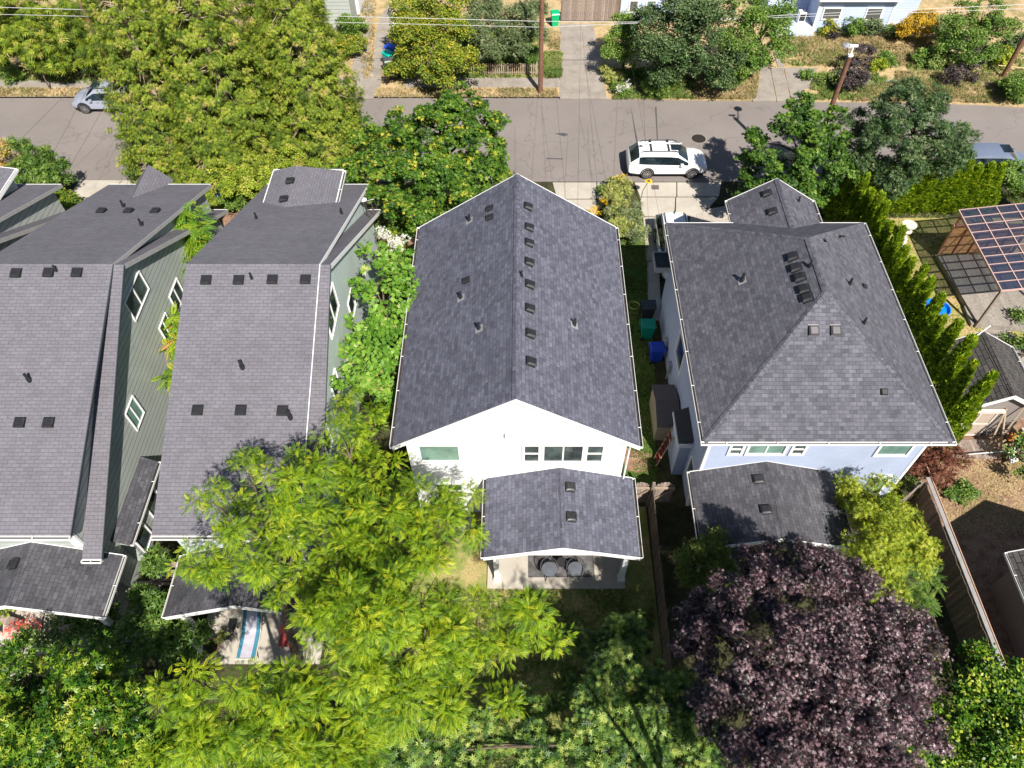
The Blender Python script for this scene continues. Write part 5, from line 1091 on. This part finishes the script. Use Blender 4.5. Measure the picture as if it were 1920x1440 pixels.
# --- tall unseen tree added below the frame to shade the back lawn and patio
AKs = dict(AK); AKs.update(rf=.95, cov=.9)
def shade_tree():
    t = thing('feathery_tree', 'tall unseen tree added beyond the bottom edge to shade the back lawn', 'tree', (5.4, .5, 0)); B = [(5.6, 1.3, 11.4, 1.2), (4.1, 1.3, 11.4, 1.0), (6.7, 1.2, 11.2, .9)]
    p, d = blob_points(B, 0.4 / (tarea('pinnate') * .30 ** 2 * 8), low=.2, inner=.2); leaf_object('crown', [foliage(p, d, 'pinnate', 8, .15, .30, radial=1.0)], M['l_ail'], t); wood((5.4, .5, 0), B, .2, t)
shade_tree()
# --- bottom left
tree('lance_leaf_tree', 'glossy lance leaved tree filling the bottom left corner', 'tree', [(40, 1250, 4.6, .9), (110, 1255, 4.8, .9), (170, 1250, 4.4, .7), (205, 1240, 4.0, .5), (60, 1320, 5.2, 1.3), (160, 1320, 5.2, 1.2), (240, 1330, 4.6, 1.0), (30, 1400, 5.4, 1.4), (130, 1400, 5.6, 1.5), (230, 1410, 5.2, 1.3), (300, 1440, 5, 1.1), (15, 1220, 4, .6)], 'l_wil', 'sliver', 5.5, 13, .3, .16, jz=.8, rf=.95, base=(130, 1440), r0=.15, droop=.2, up=.5, cvar=.42, inner=.25)
tree('garden_shrub', 'dark green shrub in the shade below the middle patio', 'shrub', [(270, 1200, 1.6, 1.0), (320, 1180, 1.8, .9), (300, 1130, 1.6, .8), (230, 1220, 1.4, .8), (350, 1220, 1.8, .8), (290, 1060, 2.4, .5), (270, 1130, 1.2, .5)], 'l_mid', 'sliver', 3, 11, .3, .18, trunk=False, tb=-.1)
tree('garden_shrub', 'dark shrub at the edge of the left patio', 'shrub', [(150, 1165, 1.0, .9), (190, 1185, 1.0, .7), (120, 1200, .9, .8), (60, 1215, .9, .7)], 'l_laurel', 'leaf', 4, 14, .25, .12, trunk=False)
tree('red_flowers', 'red and orange flowers at the left patio edge', 'flowers', [(55, 1172, .7, .3), (40, 1180, .6, .3), (20, 1190, .6, .35)], 'l_fl_r', 'oval', 3, 5, .2, .06, cov=.22, trunk=False)
tree('garden_shrub', 'yellow leaved shrub at the very left edge of the left patio', 'shrub', [(5, 1145, 1.2, .45)], 'l_yell', 'leaf', 5, 14, .2, .12, trunk=False)
tree('laurel_hedge', 'dusty green rosette leaved hedge along the bottom edge', 'hedge', [(1180, 1200, 3.0, .8), (1160, 1260, 3.2, .9), (1235, 1275, 3.4, .9), (1130, 1330, 3.4, 1.1), (1210, 1340, 3.6, 1.1), (1290, 1330, 3.6, 1.0), (1090, 1400, 3.4, 1.1), (1010, 1370, 2.8, .8), (990, 1420, 3.0, 1.0), (900, 1410, 3.2, 1.1), (810, 1400, 3.2, 1.0), (1180, 1420, 3.8, 1.2), (1270, 1410, 3.8, 1.2), (1340, 1380, 3.6, .9), (1350, 1440, 3.8, 1.1), (720, 1420, 3.2, 1.0), (960, 1330, 2.0, .6), (1060, 1300, 2.0, .6), (1130, 1200, 2.2, .5), (1090, 1210, 1.8, .4), (650, 1440, 3.2, 1.0)], 'l_laurel', 'rosette', 5.0, 8, .24, .115, jz=.5, rf=1.0, cov=2.0, base=(1130, 1420), r0=.12, up=.9, out=.6, rand=.3, droop=-.1, cvar=.42, inner=.2)
tree('purple_leaf_tree', 'large dark purple leaved tree below the blue house', 'tree', [(1425, 1060, 6.0, .8), (1480, 1050, 6.2, .8), (1550, 1075, 6.4, .9), (1600, 1085, 6.2, .7), (1310, 1150, 5.8, .8), (1370, 1130, 6.2, .8), (1440, 1120, 6.6, 1.0), (1540, 1140, 6.8, 1.2), (1630, 1150, 6.6, 1.0), (1690, 1180, 6.4, .9), (1740, 1220, 6.2, .6), (1280, 1200, 5.6, .6), (1340, 1220, 6.4, 1.0), (1430, 1220, 7.0, 1.4), (1540, 1240, 7.2, 1.5), (1650, 1250, 6.8, 1.2), (1370, 1320, 6.8, 1.2), (1470, 1330, 7.2, 1.5), (1590, 1340, 7.2, 1.5), (1690, 1330, 6.6, 1.0), (1740, 1380, 6.0, .6), (1430, 1420, 6.8, 1.3), (1540, 1440, 7.0, 1.5), (1650, 1420, 6.8, 1.3), (1710, 1300, 6.2, .7)], 'l_purple', 'palm', 6.0, 12, .22, .088, jz=.8, rf=.9, sub=.85, base=(1520, 1340), r0=.2, up=.6, out=.55, rand=.55, droop=.15, cvar=.55, inner=.22)
tree('corner_tree', 'green and yellow flecked tree in the bottom right corner', 'tree', [(1850, 1260, 4.4, 1.0), (1905, 1290, 4.4, .9), (1790, 1290, 4.2, .8), (1840, 1340, 4.8, 1.2), (1760, 1370, 4.2, .8), (1900, 1380, 4.8, 1.3), (1800, 1410, 4.8, 1.2), (1880, 1440, 4.8, 1.2), (1740, 1430, 4.4, .9)], 'l_wil', 'leaf', 6.5, 16, .28, .12, base=(1850, 1430), r0=.13, cvar=.42)
tree('bamboo_clump', 'bright yellow green bamboo clump at the blue house corner', 'bamboo', [(1610, 915, 3.8, .55, .8), (1650, 935, 3.8, .7, .9), (1620, 970, 3.8, .8, 1.0), (1680, 985, 3.8, .8, 1.0), (1640, 1030, 3.8, .8, 1.0), (1695, 1050, 3.4, .8, .9), (1660, 1085, 3.2, .6, .8), (1590, 930, 3.0, .5, .8), (1720, 1010, 3.0, .5, .6)], 'l_bam', 'needle', 7.5, 18, .3, .17, base=(1650, 1060), r0=.05, droop=.3, up=.3, out=.6, cvar=.3, inner=.2)
tree('bamboo_clump', 'small dull green bamboo clump left of the blue house porch front', 'bamboo', [(1300, 1050, 3.2, .5, .7), (1335, 1030, 3.4, .45, .8), (1350, 1060, 3.2, .5, .7), (1310, 1080, 3.0, .5, .7), (1345, 1000, 3.4, .25, .4), (1365, 1085, 3.0, .4)], 'l_bamd', 'needle', 8, 18, .28, .15, base=(1335, 1090), r0=.04, droop=.3, up=.3, cvar=.25)
tree('fern_shrub', 'fine feathery shrub beside the bright bamboo', 'shrub', [(1712, 1040, 2.0, .5), (1728, 1080, 1.6, .5), (1700, 1120, 1.2, .5), (1730, 1130, 1.0, .4)], 'l_mid', 'pinnate', 3, 7, .25, .4, trunk=False)
tree('red_lace_maple', 'small red brown lace leaved bush at the corner of the blue house', 'shrub', [(1725, 860, 1.4, .55), (1760, 875, 1.5, .7), (1795, 870, 1.4, .6), (1750, 845, 1.4, .5), (1735, 885, 1.2, .4)], 'l_red', 'needle', 4, 14, .25, .18, base=(1755, 905), r0=.06, droop=.4)
tree('garden_shrub', 'bright green low shrub in the mulch yard', 'shrub', [(1795, 925, .3, .5, .3), (1815, 915, .35, .4, .3), (1775, 920, .25, .35, .2)], 'l_mid', 'leaf', 5, 12, .2, .11, trunk=False)
tree('garden_shrub', 'dark green shrub at the right edge beside the junk pile', 'shrub', [(1918, 850, 1.2, .5), (1935, 820, 1.4, .7), (1925, 880, 1.0, .5)], 'l_laurel', 'leaf', 4, 14, .25, .13, trunk=False)
tree('garden_shrub', 'small shrubs between the blue house corner and the cross fence', 'shrub', [(1715, 895, .6, .35), (1700, 915, .7, .4)], 'l_weedg', 'leaf', 5, 12, .2, .1, trunk=False)
tree('ground_shade_bush', 'low dark bush standing in for shadowed ground at the right edge below the pergola', 'shrub', [(1915, 640, .5, .7), (1912, 600, .4, .5)], 'l_laurel', 'leaf', 3, 14, .3, .12, trunk=False)  # low dark foliage stands in for ground that is mostly in shadow
tree('garden_shrub', 'leafy green shrub at the right edge above the pergola', 'shrub', [(1895, 345, 1.4, .9), (1920, 360, 1.6, .8), (1910, 325, 1.2, .7)], 'l_mid', 'leaf', 4, 14, .25, .14, trunk=False)
# --- left street bushes
tree('garden_shrub', 'olive green shrub at the left end of the near kerb', 'shrub', [(85, 320, 2.0, 1.1), (60, 300, 2.2, .9), (40, 275, 2.6, .6), (110, 330, 1.6, .8), (50, 335, 1.6, 1.0), (95, 290, 2.0, .6)], 'l_mid', 'sliver', 3.6, 13, .3, .2, base=(80, 350), r0=.07, axup=.5)
tree('orange_bush', 'orange and green bush at the left edge of the near kerb', 'shrub', [(10, 285, 1.6, .8), (-5, 310, 1.6, .9), (30, 305, 1.4, .7), (20, 330, 1.2, .6)], 'l_orange', 'leaf', 4, 14, .28, .14, trunk=False)
tree('yew_tree', 'dark green yew like mass in the top left corner', 'tree', [(40, 60, 3.4, 2.4), (110, 75, 3.0, 2.0), (150, 110, 2.2, 1.2), (90, 115, 2.0, 1.3), (20, 100, 2.4, 1.5), (-20, 60, 3, 2), (160, 60, 3, 1.6), (60, 20, 4, 2.2), (140, 20, 3.8, 2), (180, 95, 2, .9)], 'l_cedar', 'spray', 2.2, 13, .4, .42, base=(70, 105), r0=.2, tb=-.02, droop=.3, cvar=.34)
tree('garden_shrub', 'bright green shrub by the sidewalk at the far left', 'shrub', [(8, 132, .7, .9), (30, 145, .5, .6)], 'l_mid', 'leaf', 4, 13, .3, .14, trunk=False, tb=.2)
tree('bare_sapling', 'thin half bare sapling casting a shadow on the sidewalk at the left', 'sapling', [(70, 105, 2.2, .6), (85, 120, 1.8, .5), (55, 125, 1.6, .4)], 'l_weed', 'leaf', 2, 7, .35, .1, base=(96, 172), r0=.05)
# --- cedars : cone shaped, tall, drooping sprays
def cedar(label, px, py, R0, h, n=1500, lift=.6):
    x, y, _ = P(px, py); t = thing('cedar_tree', label, 'tree', (x, y, 0), 'tall cedars by the street')
    z = h * (1 - np.sqrt(RG.random(n))) * .97 + lift; f = np.clip(1 - (z - lift) / h, 0, 1) ** .62
    a = RG.uniform(0, 2 * np.pi, n); lobes = 1 + .16 * np.sin(a * 5 + z * 1.3 + px) + .10 * np.sin(a * 9 + z * 2.1); inn = RG.random(n) < .25
    rr = R0 * f * lobes * np.where(inn, RG.uniform(.4, .8, n), RG.uniform(.86, 1.06, n)); d = np.column_stack([np.cos(a), np.sin(a), np.full(n, .35)])
    p = np.column_stack([x + rr * np.cos(a), y + rr * np.sin(a), z - .12 * rr])
    g = np.sin(p[:, 0] * 2.3 + np.sin(p[:, 2] * 1.9)) * np.sin(p[:, 1] * 2.6 + p[:, 2] * 1.4) * np.sin(p[:, 2] * 2.7 + p[:, 0] * .8); kk = (g > -.22) | (RG.random(n) < .15); p, d = p[kk], d[kk]
    lf = foliage(p, norm(d), 'spray', 30, .30, .18, up=.45, out=.6, rand=.5, droop=.75, flat=.7, cvar=.36)
    leaf_object('crown', [lf], M['l_cedar'], t)
    mb = MB().tube([(x, y, -.1), (x, y, h * .5), (x, y, h)], [.32, .2, .03], 10)
    for k in range(120):
        zz = rnd.uniform(.5, h * .9); an = rnd.uniform(math.pi * .95, math.pi * 2.05); L = R0 * (1 - zz / h) ** .75 * rnd.uniform(.85, 1.12)
        mb.tube([(x, y, zz), (x + L * .6 * math.cos(an), y + L * .6 * math.sin(an), zz + .2), (x + L * math.cos(an), y + L * math.sin(an), zz - .1)], [.04, .022, .009], 5)
    mb.build('trunk', M['twig'], t, smooth=60)
cedar('tall cedar behind the silver hatchback, leftmost of the cedar group', 345, 300, 3.0, 13, 2100)
cedar('tall cedar in the middle of the group beside the street', 470, 320, 3.3, 15, 2500)
cedar('broad cedar standing behind the middle cedar of the group', 420, 225, 3.2, 12, 2000)
cedar('broad cedar standing behind the rightmost cedar of the group', 560, 200, 3.0, 11, 1900)
cedar('tall cedar beside the big maple, rightmost of the cedar group', 610, 290, 3.0, 12.5, 2100)
cedar('lower cedar nearest the front of the row houses', 430, 352, 2.3, 7.5, 1300)
cedar('cedar at the top behind the utility pole on the left', 300, 150, 2.8, 9, 1500)
cedar('cedar at the top edge left of the twin-track driveway', 560, 90, 2.8, 8, 1500)
tree('garden_shrub', 'bright green hedge like shrub in front of the middle row house', 'shrub', [(450, 345, 2.4, 1.0), (490, 350, 2.4, .9), (500, 320, 3.0, 1.0), (420, 330, 2.6, 1.0), (540, 310, 3.2, 1.0)], 'l_cedar', 'oval', 4, 10, .3, .14, trunk=False, tb=.1)
# --- arborvitae hedge rows (three meshes reused)
def arb_mesh(i):
    n = 420; u = RG.random(n); z = .06 + u * .94; a = RG.uniform(0, 2 * np.pi, n); prof = np.minimum(1.0, (1.02 - z) * 1.75) ** .85 * (.82 + .18 * np.sin(z * 6))
    rr = .5 * prof * RG.uniform(.82, 1.05, n) * (1 + .12 * np.sin(a * 4 + z * 6 + i)); p = np.column_stack([rr * np.cos(a), rr * np.sin(a), z * 5]); d = norm(np.column_stack([np.cos(a), np.sin(a), np.full(n, .7)]))
    N_ = n; per = 9; ci = np.repeat(np.arange(N_), per); pos = p[ci] + sph(N_ * per) * .1; ax = d[ci] * .5 + np.array([0, 0, 1.0]) + sph(N_ * per) * .3
    nr = d[ci] + sph(N_ * per) * .6; ti = np.clip(.42 + RG.normal(0, .16, N_)[ci] + RG.normal(0, .12, N_ * per) + .12 * (z[ci] - .5), 0, 1)
    V, T = place('fan', pos, nr, ax, .17 * RG.uniform(.7, 1.3, N_ * per), ti); V = V.copy(); return V, T
AM = []
for i in range(4):
    V, T = arb_mesh(i); o = leaf_object('crown', [(V, T)], M['l_arb'], None); AM.append(o.data); bpy.data.objects.remove(o)
TM = MB().tube([(0, 0, -.05), (0, 0, 4.6)], [.07, .02], 6).mesh('trunk', M['bark'])
def arb(label, group, x, y, h, r, k):
    t = thing('arborvitae', label, 'hedge tree', (x, y, 0), group, rz=k * 1.3); t.scale = (r / .5, r / .5, h / 5)
    for nm, me in (('crown', AM[k % 4]), ('trunk', TM)):
        o = bpy.data.objects.new(nm, me); COL.objects.link(o); o.parent = t
ORD = 'first second third fourth fifth sixth seventh eighth ninth tenth eleventh twelfth thirteenth fourteenth fifteenth sixteenth seventeenth eighteenth'.split()
G4, G5 = 'clipped arborvitae row behind the pergola', 'arborvitae row along the right side of the blue house'
k = 0; x = 18.6
while x < 27.0:
    arb(ORD[k] + ' arborvitae from the left end of the clipped row behind the pergola', G4, x, 34.7 + rnd.uniform(-.1, .1), 3.2 + rnd.uniform(-.15, .25), .62, k); x += .62; k += 1
for i in range(18):
    f = i / 17; arb(ORD[i] + ' pointed arborvitae from the street end of the row beside the blue house', G5, 18.0 + .25 * f + rnd.uniform(-.12, .12), 34.2 - 16.4 * f, 4.0 + 1.7 * f + rnd.uniform(-.4, .4), .56 + rnd.uniform(-.06, .08), i)
# --- north side planting
NK = dict(up=.6, out=.6, rand=.6)
tree('yellow_green_tree', 'garden tree with yellow green leaves over the picket fence', 'tree', [(770, 60, 3.4, 1.3), (800, 40, 4, 1.5), (835, 15, 4.4, 1.4), (790, 90, 3.0, 1.5), (840, 70, 3.4, 1.5), (850, 115, 2.8, 1.4), (800, 125, 2.2, 1.1), (770, 115, 1.8, .9), (880, 120, 2.6, .9), (745, 130, 1.4, .8), (760, 20, 4, 1)], 'l_yell', 'leaf', 5.5, 16, .34, .15, base=(848, 162), r0=.14, **NK)
tree('grey_green_tree', 'dusty grey green tree left of the middle utility pole', 'tree', [(900, 50, 3.4, 1.4), (950, 30, 3.8, 1.6), (985, 60, 3.2, 1.2), (925, 85, 2.6, 1.2), (970, 90, 2.4, 1.1), (900, 10, 4, 1.3), (995, 20, 3.6, 1.2)], 'l_grey', 'sliver', 6, 14, .34, .15, base=(950, 100), r0=.12, **NK)
tree('clipped_bush', 'rounded dark green bush at the right end of the picket fence', 'shrub', [(993, 112, .8, .55, .8), (1004, 105, .8, .4, .7)], 'l_mid', 'leaf', 5, 13, .22, .12, trunk=False, tb=-.12)
tree('flower_border', 'loose green border with white daisies behind the picket fence', 'flower border', [(900, 118, .5, .5), (925, 116, .5, .6), (950, 118, .5, .6), (970, 120, .45, .5), (935, 105, .6, .6)], 'l_weedg', 'sliver', 4, 12, .3, .18, trunk=False)
tree('daisy_clump', 'white daisies behind the picket fence', 'flowers', [(905, 106, .9, .4, .2), (935, 102, 1.0, .5, .2)], 'l_fl_w', 'oval', 1.5, 3, .25, .07, cov=.15, trunk=False)
tree('small_tree', 'small round light green tree beside the gated driveway', 'tree', [(1165, 85, 2.4, 1.2), (1150, 60, 2.6, .8), (1180, 60, 2.8, 1.0), (1185, 100, 2.0, .9), (1150, 105, 1.8, .8), (1170, 40, 3.0, .8)], 'l_mid', 'leaf', 6.5, 15, .3, .14, base=(1168, 130), r0=.1, tb=.15, **NK)
tree('big_shade_tree', 'big dark green tree right of the small round tree', 'tree', [(1225, 50, 4.4, 1.4), (1260, 30, 5, 1.7), (1240, 95, 3.2, 1.5), (1285, 80, 4, 1.9), (1330, 55, 5, 1.9), (1300, 15, 5.5, 1.8), (1300, 125, 2.6, 1.4), (1350, 105, 3.2, 1.5), (1230, 135, 1.8, .9), (1262, 140, 2.0, 1.0), (1345, 140, 1.8, 1.0)], 'l_dark', 'leaf', 6, 17, .36, .15, base=(1290, 150), r0=.2, tb=.12, **NK)
tree('shade_tree', 'green tree with bare dead branches left of the blue cottage', 'tree', [(1400, 30, 4.6, 1.5), (1440, 55, 4.0, 1.5), (1385, 80, 3.6, 1.2), (1430, 95, 3.0, 1.2), (1455, 20, 4.6, 1.3), (1380, 128, 2.0, 1.1), (1415, 120, 2.0, .9), (1465, 85, 2.6, .7)], 'l_mid', 'leaf', 6, 16, .34, .15, base=(1410, 130), r0=.16, tb=-.02, **NK)
t = thing('dead_branches', 'fan of bare dead branches hanging in front of the shade tree', 'branches', P(1400, 100, 3)); mb = MB()
for k in range(16):
    a = PY(1412 + rnd.uniform(-4, 4), 10 + rnd.uniform(0, 20), 49.5); b = PY(1375 + rnd.uniform(0, 55), 55 + rnd.uniform(0, 45), 48.7); m_ = ((a[0] + b[0]) / 2 + rnd.uniform(-.3, .3), (a[1] + b[1]) / 2, (a[2] + b[2]) / 2 + .2)
    mb.tube([a, m_, b], [.035, .025, .01], 5)
mb.build('branch', M['twig'], t)
tree('golden_shrub', 'golden yellow shrub at the corner of the blue cottage', 'shrub', [(1715, 50, 1.4, .9), (1735, 35, 1.6, .8), (1700, 58, 1.1, .6), (1745, 55, 1.2, .6)], 'l_gold', 'leaf', 8, 16, .26, .12, trunk=False, **NK)
tree('big_leafy_bush', 'wide leafy green bush right of the golden shrub', 'shrub', [(1770, 60, 2.0, 1.2), (1800, 40, 2.4, 1.3), (1840, 35, 2.4, 1.4), (1870, 60, 2.0, 1.2), (1810, 85, 1.8, 1.3), (1850, 95, 1.6, 1.0), (1775, 95, 1.2, .8)], 'l_mid', 'leaf', 6.5, 15, .32, .15, base=(1820, 115), r0=.1, **NK)
tree('smoke_bush', 'dark smoky purple bush beside the capped utility pole', 'shrub', [(1595, 140, 1.2, .9), (1605, 115, 1.5, .8), (1625, 95, 1.5, .6), (1610, 150, .9, .7), (1580, 155, .8, .5)], 'l_dkpur', 'leaf', 4.4, 14, .28, .14, trunk=False, **NK)
tree('smoke_bush', 'dark smoky bush beside the sidewalk under the wide leafy bush', 'shrub', [(1790, 145, .8, .8), (1815, 135, .8, .7), (1835, 105, 1.2, .6)], 'l_dkpur', 'leaf', 4, 14, .28, .13, trunk=False, **NK)
tree('street_shrub', 'bright green grassy shrub at the far kerb', 'shrub', [(1225, 170, .6, .7), (1245, 172, .6, .7), (1212, 165, .5, .5)], 'l_mid', 'needle', 4.4, 14, .3, .25, trunk=False, axup=.7, tb=.15)
tree('rose_bush', 'small bush with white flowers at the far kerb beside the gated driveway', 'shrub', [(1165, 175, .4, .45), (1178, 168, .4, .4), (1155, 165, .4, .4)], 'l_mid', 'leaf', 5, 12, .2, .1, trunk=False)
tree('white_roses', 'white blooms on the small bush at the far kerb', 'flowers', [(1166, 168, .85, .35, .15), (1180, 162, .85, .35, .15)], 'l_fl_w', 'oval', 1.6, 2, .2, .07, cov=.2, trunk=False)
tree('pale_shrub', 'pale green shrub beside the gated driveway', 'shrub', [(1148, 145, .5, .55), (1135, 135, .5, .4), (1160, 140, .5, .4)], 'l_pale', 'sliver', 5, 12, .22, .14, trunk=False)
for i, (x, y, z, r, m_, lab) in enumerate(((1553, 55, .5, .6, 'l_yell', 'yellow green shrub below the left cottage window'), (1568, 66, .4, .45, 'l_dkpur', 'brown shrub at the foot of the cottage wall'), (1600, 50, .9, .8, 'l_mid', 'tall leafy shrub between the two cottage windows'), (1635, 55, .7, .7, 'l_grey', 'grey green shrub under the right cottage window'), (1680, 60, .6, .7, 'l_mid', 'green shrub at the cottage corner'), (1660, 115, .7, .6, 'l_mid', 'lone green plant in the dry cottage lawn'), (1565, 150, .6, .8, 'l_weedg', 'ragged green shrub left of the capped utility pole'), (1515, 143, .4, .4, 'l_mid', 'small dark green shrub at the driveway corner'), (1730, 112, .4, .8, 'l_mid', 'bright green low plant on the dry lawn edge'), (1645, 125, .5, .5, 'l_bam', 'yellow green plant beside the smoky bush'), (1905, 165, 1.0, 1.1, 'l_mid', 'green bush at the right edge of the far kerb'), (1880, 105, .8, .7, 'l_bam', 'yellow green plant by the right hand utility pole'), (1900, 80, 1.2, .9, 'l_grey', 'blue grey bush at the right edge'), (655, 55, 1.0, 1.0, 'l_mid', 'green shrub at the top of the twin-track driveway'), (650, 90, 1.0, 1.2, 'l_yell', 'yellow green shrub left of the twin-track driveway'), (1750, 115, .5, .6, 'l_weedg', 'low green plant under the wide leafy bush'))):
    tree('garden_shrub', lab, 'shrub', [(x, y, z, r, r * .8), (x + 9, y - 3, z * .8, r * .7), (x - 8, y + 2, z * .7, r * .6)], m_, 'leaf', 4.4, 13, .25, .15, trunk=False, **NK)
# --- front garden of the white house
tree('pale_shrub', 'pale yellow green shrub in the front bed beyond the white house roof', 'shrub', [(1165, 355, .8, .7), (1150, 370, .7, .6), (1165, 395, .9, .7), (1180, 420, .9, .7), (1165, 430, .7, .6), (1140, 350, .5, .4)], 'l_pale', 'sliver', 4.6, 13, .26, .15, trunk=False)
tree('garden_shrub', 'grey green front bed plant with yellow flower heads', 'shrub', [(1185, 400, .9, .6), (1195, 430, .8, .6), (1190, 450, .6, .4), (1150, 405, .7, .5)], 'l_grey', 'sliver', 4.6, 13, .26, .14, trunk=False, tb=.15)
tree('yellow_flowers', 'yellow flowers in the front bed beside the driveway', 'flowers', [(1115, 398, .7, .3), (1137, 382, .7, .25), (1165, 335, .9, .35)], 'l_fl_y', 'oval', 2.2, 4, .2, .07, cov=.45, trunk=False)
tree('garden_shrub', 'small dark green shrub where the front walk meets the street', 'shrub', [(1130, 350, .4, .3), (1122, 355, .3, .2)], 'l_mid', 'leaf', 6, 12, .15, .09, trunk=False, tb=-.1)
q = P(1200, 378, 0); t = thing('sunflower', 'single yellow sunflower leaning over the driveway', 'sunflower', q)
MB().tube([q, (q[0] + .1, q[1] + .1, .8), (q[0] + .35, q[1] + .2, 1.3)], .02, 6).build('stem', M['l_mid'], t)
h_ = (q[0] + .36, q[1] + .2, 1.34); MB().lathe([(.01, 0), (.09, .0), (.09, .02)], h_, 12).build('flower_head', M['bark'], t)
n = 16; a = np.linspace(0, 2 * np.pi, n, endpoint=False); ps = np.tile(np.array(h_), (n, 1)) + np.column_stack([np.cos(a), np.sin(a), np.zeros(n)]) * .07
leaf_object('petals', [place('leaf', ps, np.tile([0, -.3, 1.], (n, 1)), np.column_stack([np.cos(a), np.sin(a), np.zeros(n)]), np.full(n, .17), np.full(n, .6))], M['l_fl_y'], t)
tree('garden_shrub', 'dark shrub seen between the two left row house fronts', 'shrub', [(445, 385, .8, .6), (425, 380, .8, .5)], 'l_mid', 'leaf', 4, 12, .25, .12, trunk=False)
tree('garden_shrub', 'olive shrub squeezed between the far left and the sage row house', 'shrub', [(125, 385, 1.0, .7), (115, 370, 1.2, .6)], 'l_yell', 'leaf', 4, 12, .25, .13, trunk=False, tb=-.2)
POTT = pot('small dark pot of succulents', -11.3, 8.95, .1, .0001, .0001, (.1, .1, .1)) if False else None
tree('succulents', 'green succulents growing in the terracotta pot', 'plants', [(411, 1197, .45, .24, .12)], 'l_pale', 'rosette', 8, 3, .08, .10, trunk=False)

# --- grass and weeds (nobody could count them)
def tufts(name, label, polys, n, hgt, wid, mat, tb=0.0, lean=.5):
    parts = []
    for pts, z, share in polys:
        W = [P(x, y, z)[:2] for x, y in pts]; xs, ys = [a_[0] for a_ in W], [a_[1] for a_ in W]; m_ = int(n * share * 2.2)
        p = np.column_stack([RG.uniform(min(xs), max(xs), m_), RG.uniform(min(ys), max(ys), m_)]); ins = np.zeros(m_, bool); j = len(W) - 1
        for i in range(len(W)):
            xi, yi, xj, yj = *W[i], *W[j]
            c_ = ((yi > p[:, 1]) != (yj > p[:, 1])) & (p[:, 0] < (xj - xi) * (p[:, 1] - yi) / (yj - yi + 1e-9) + xi); ins ^= c_; j = i
        p = p[ins]; cl = np.sin(p[:, 0] * 2.3) * np.sin(p[:, 1] * 2.9 + 1) + RG.normal(0, .5, len(p)); p = p[cl > -.35]; m2 = len(p)
        pos = np.column_stack([p, np.full(m2, z)]); ax = np.column_stack([RG.normal(0, lean, m2), RG.normal(0, lean, m2), np.ones(m2)])
        tn = np.clip(.5 + tb + .25 * np.sin(p[:, 0] * 1.1 + 2) * np.sin(p[:, 1] * 1.7) + RG.normal(0, .18, m2), 0, 1)
        parts.append(place('needle', pos, sph(m2) + np.array([0, -.6, 1.3]), ax, hgt * RG.uniform(.5, 1.4, m2), tn))
    o = leaf_object(name, parts, M[mat], None); tag(o, label, 'grass', None, 'stuff')
tufts('dry_grass', 'dry straw coloured grass across the street', [([(100, 95), (260, 95), (260, 148), (60, 150)], .1, .5), ([(708, 167), (1045, 167), (1045, 183), (705, 183)], .1, .25), ([(0, 166), (230, 168), (230, 182), (0, 182)], .1, .2), ([(672, 0), (705, 0), (700, 148), (680, 148)], .1, .2), ([(1030, 60), (1050, 60), (1050, 145), (1020, 148)], .1, .12), ([(1300, 140), (1425, 135), (1415, 186), (1300, 186)], .1, .9), ([(1440, 70), (1760, 70), (1800, 125), (1520, 125), (1470, 100)], .1, 1.0), ([(1620, 165), (1680, 155), (1680, 190), (1600, 190)], .1, .3), ([(1680, 135), (1920, 140), (1920, 195), (1680, 190)], .1, 1.0)], 9000, .20, .05, 'l_weed', 0.02)
tufts('green_weeds', 'green weeds and garden growth across the street', [([(740, 60), (1010, 60), (1010, 147), (745, 147)], .1, 1.0), ([(1020, 100), (1052, 100), (1052, 147), (1020, 147)], .1, .2), ([(1130, 130), (1300, 130), (1300, 186), (1150, 186)], .1, .35), ([(1530, 140), (1660, 140), (1660, 188), (1510, 188)], .1, .25), ([(1700, 100), (1920, 100), (1920, 190), (1700, 186)], .1, .3), ([(1440, 80), (1560, 80), (1600, 125), (1470, 125)], .1, .08), ([(0, 120), (200, 130), (200, 160), (0, 150)], .1, .2)], 8000, .26, .05, 'l_weedg')
tufts('side_grass', 'green grass strip between the white and blue houses', [([(1165, 440), (1215, 440), (1215, 600), (1172, 600)], 0, .4), ([(1175, 600), (1225, 640), (1235, 900), (1185, 900)], 0, .6)], 9000, .10, .03, 'l_weedg', .05)
tufts('yard_grass', 'lawn grass beside the pergola', [([(1640, 400), (1780, 400), (1840, 620), (1800, 660), (1690, 600)], 0, 1)], 5000, .09, .03, 'l_weedg', .2)
tufts('back_grass', 'shaded lawn grass behind the white house', [([(840, 1105), (1225, 1105), (1225, 1440), (780, 1440)], 0, 1.0)], 16000, .10, .03, 'l_weedg', .0)
tufts('chips', 'pale bark chips scattered over the mulch yard', [([(1740, 860), (1920, 850), (1920, 1000), (1780, 1000)], 0.01, 1)], 5000, .11, .03, 'l_weed', .25, lean=5)

print('LEAF QUADS', NQ[0])
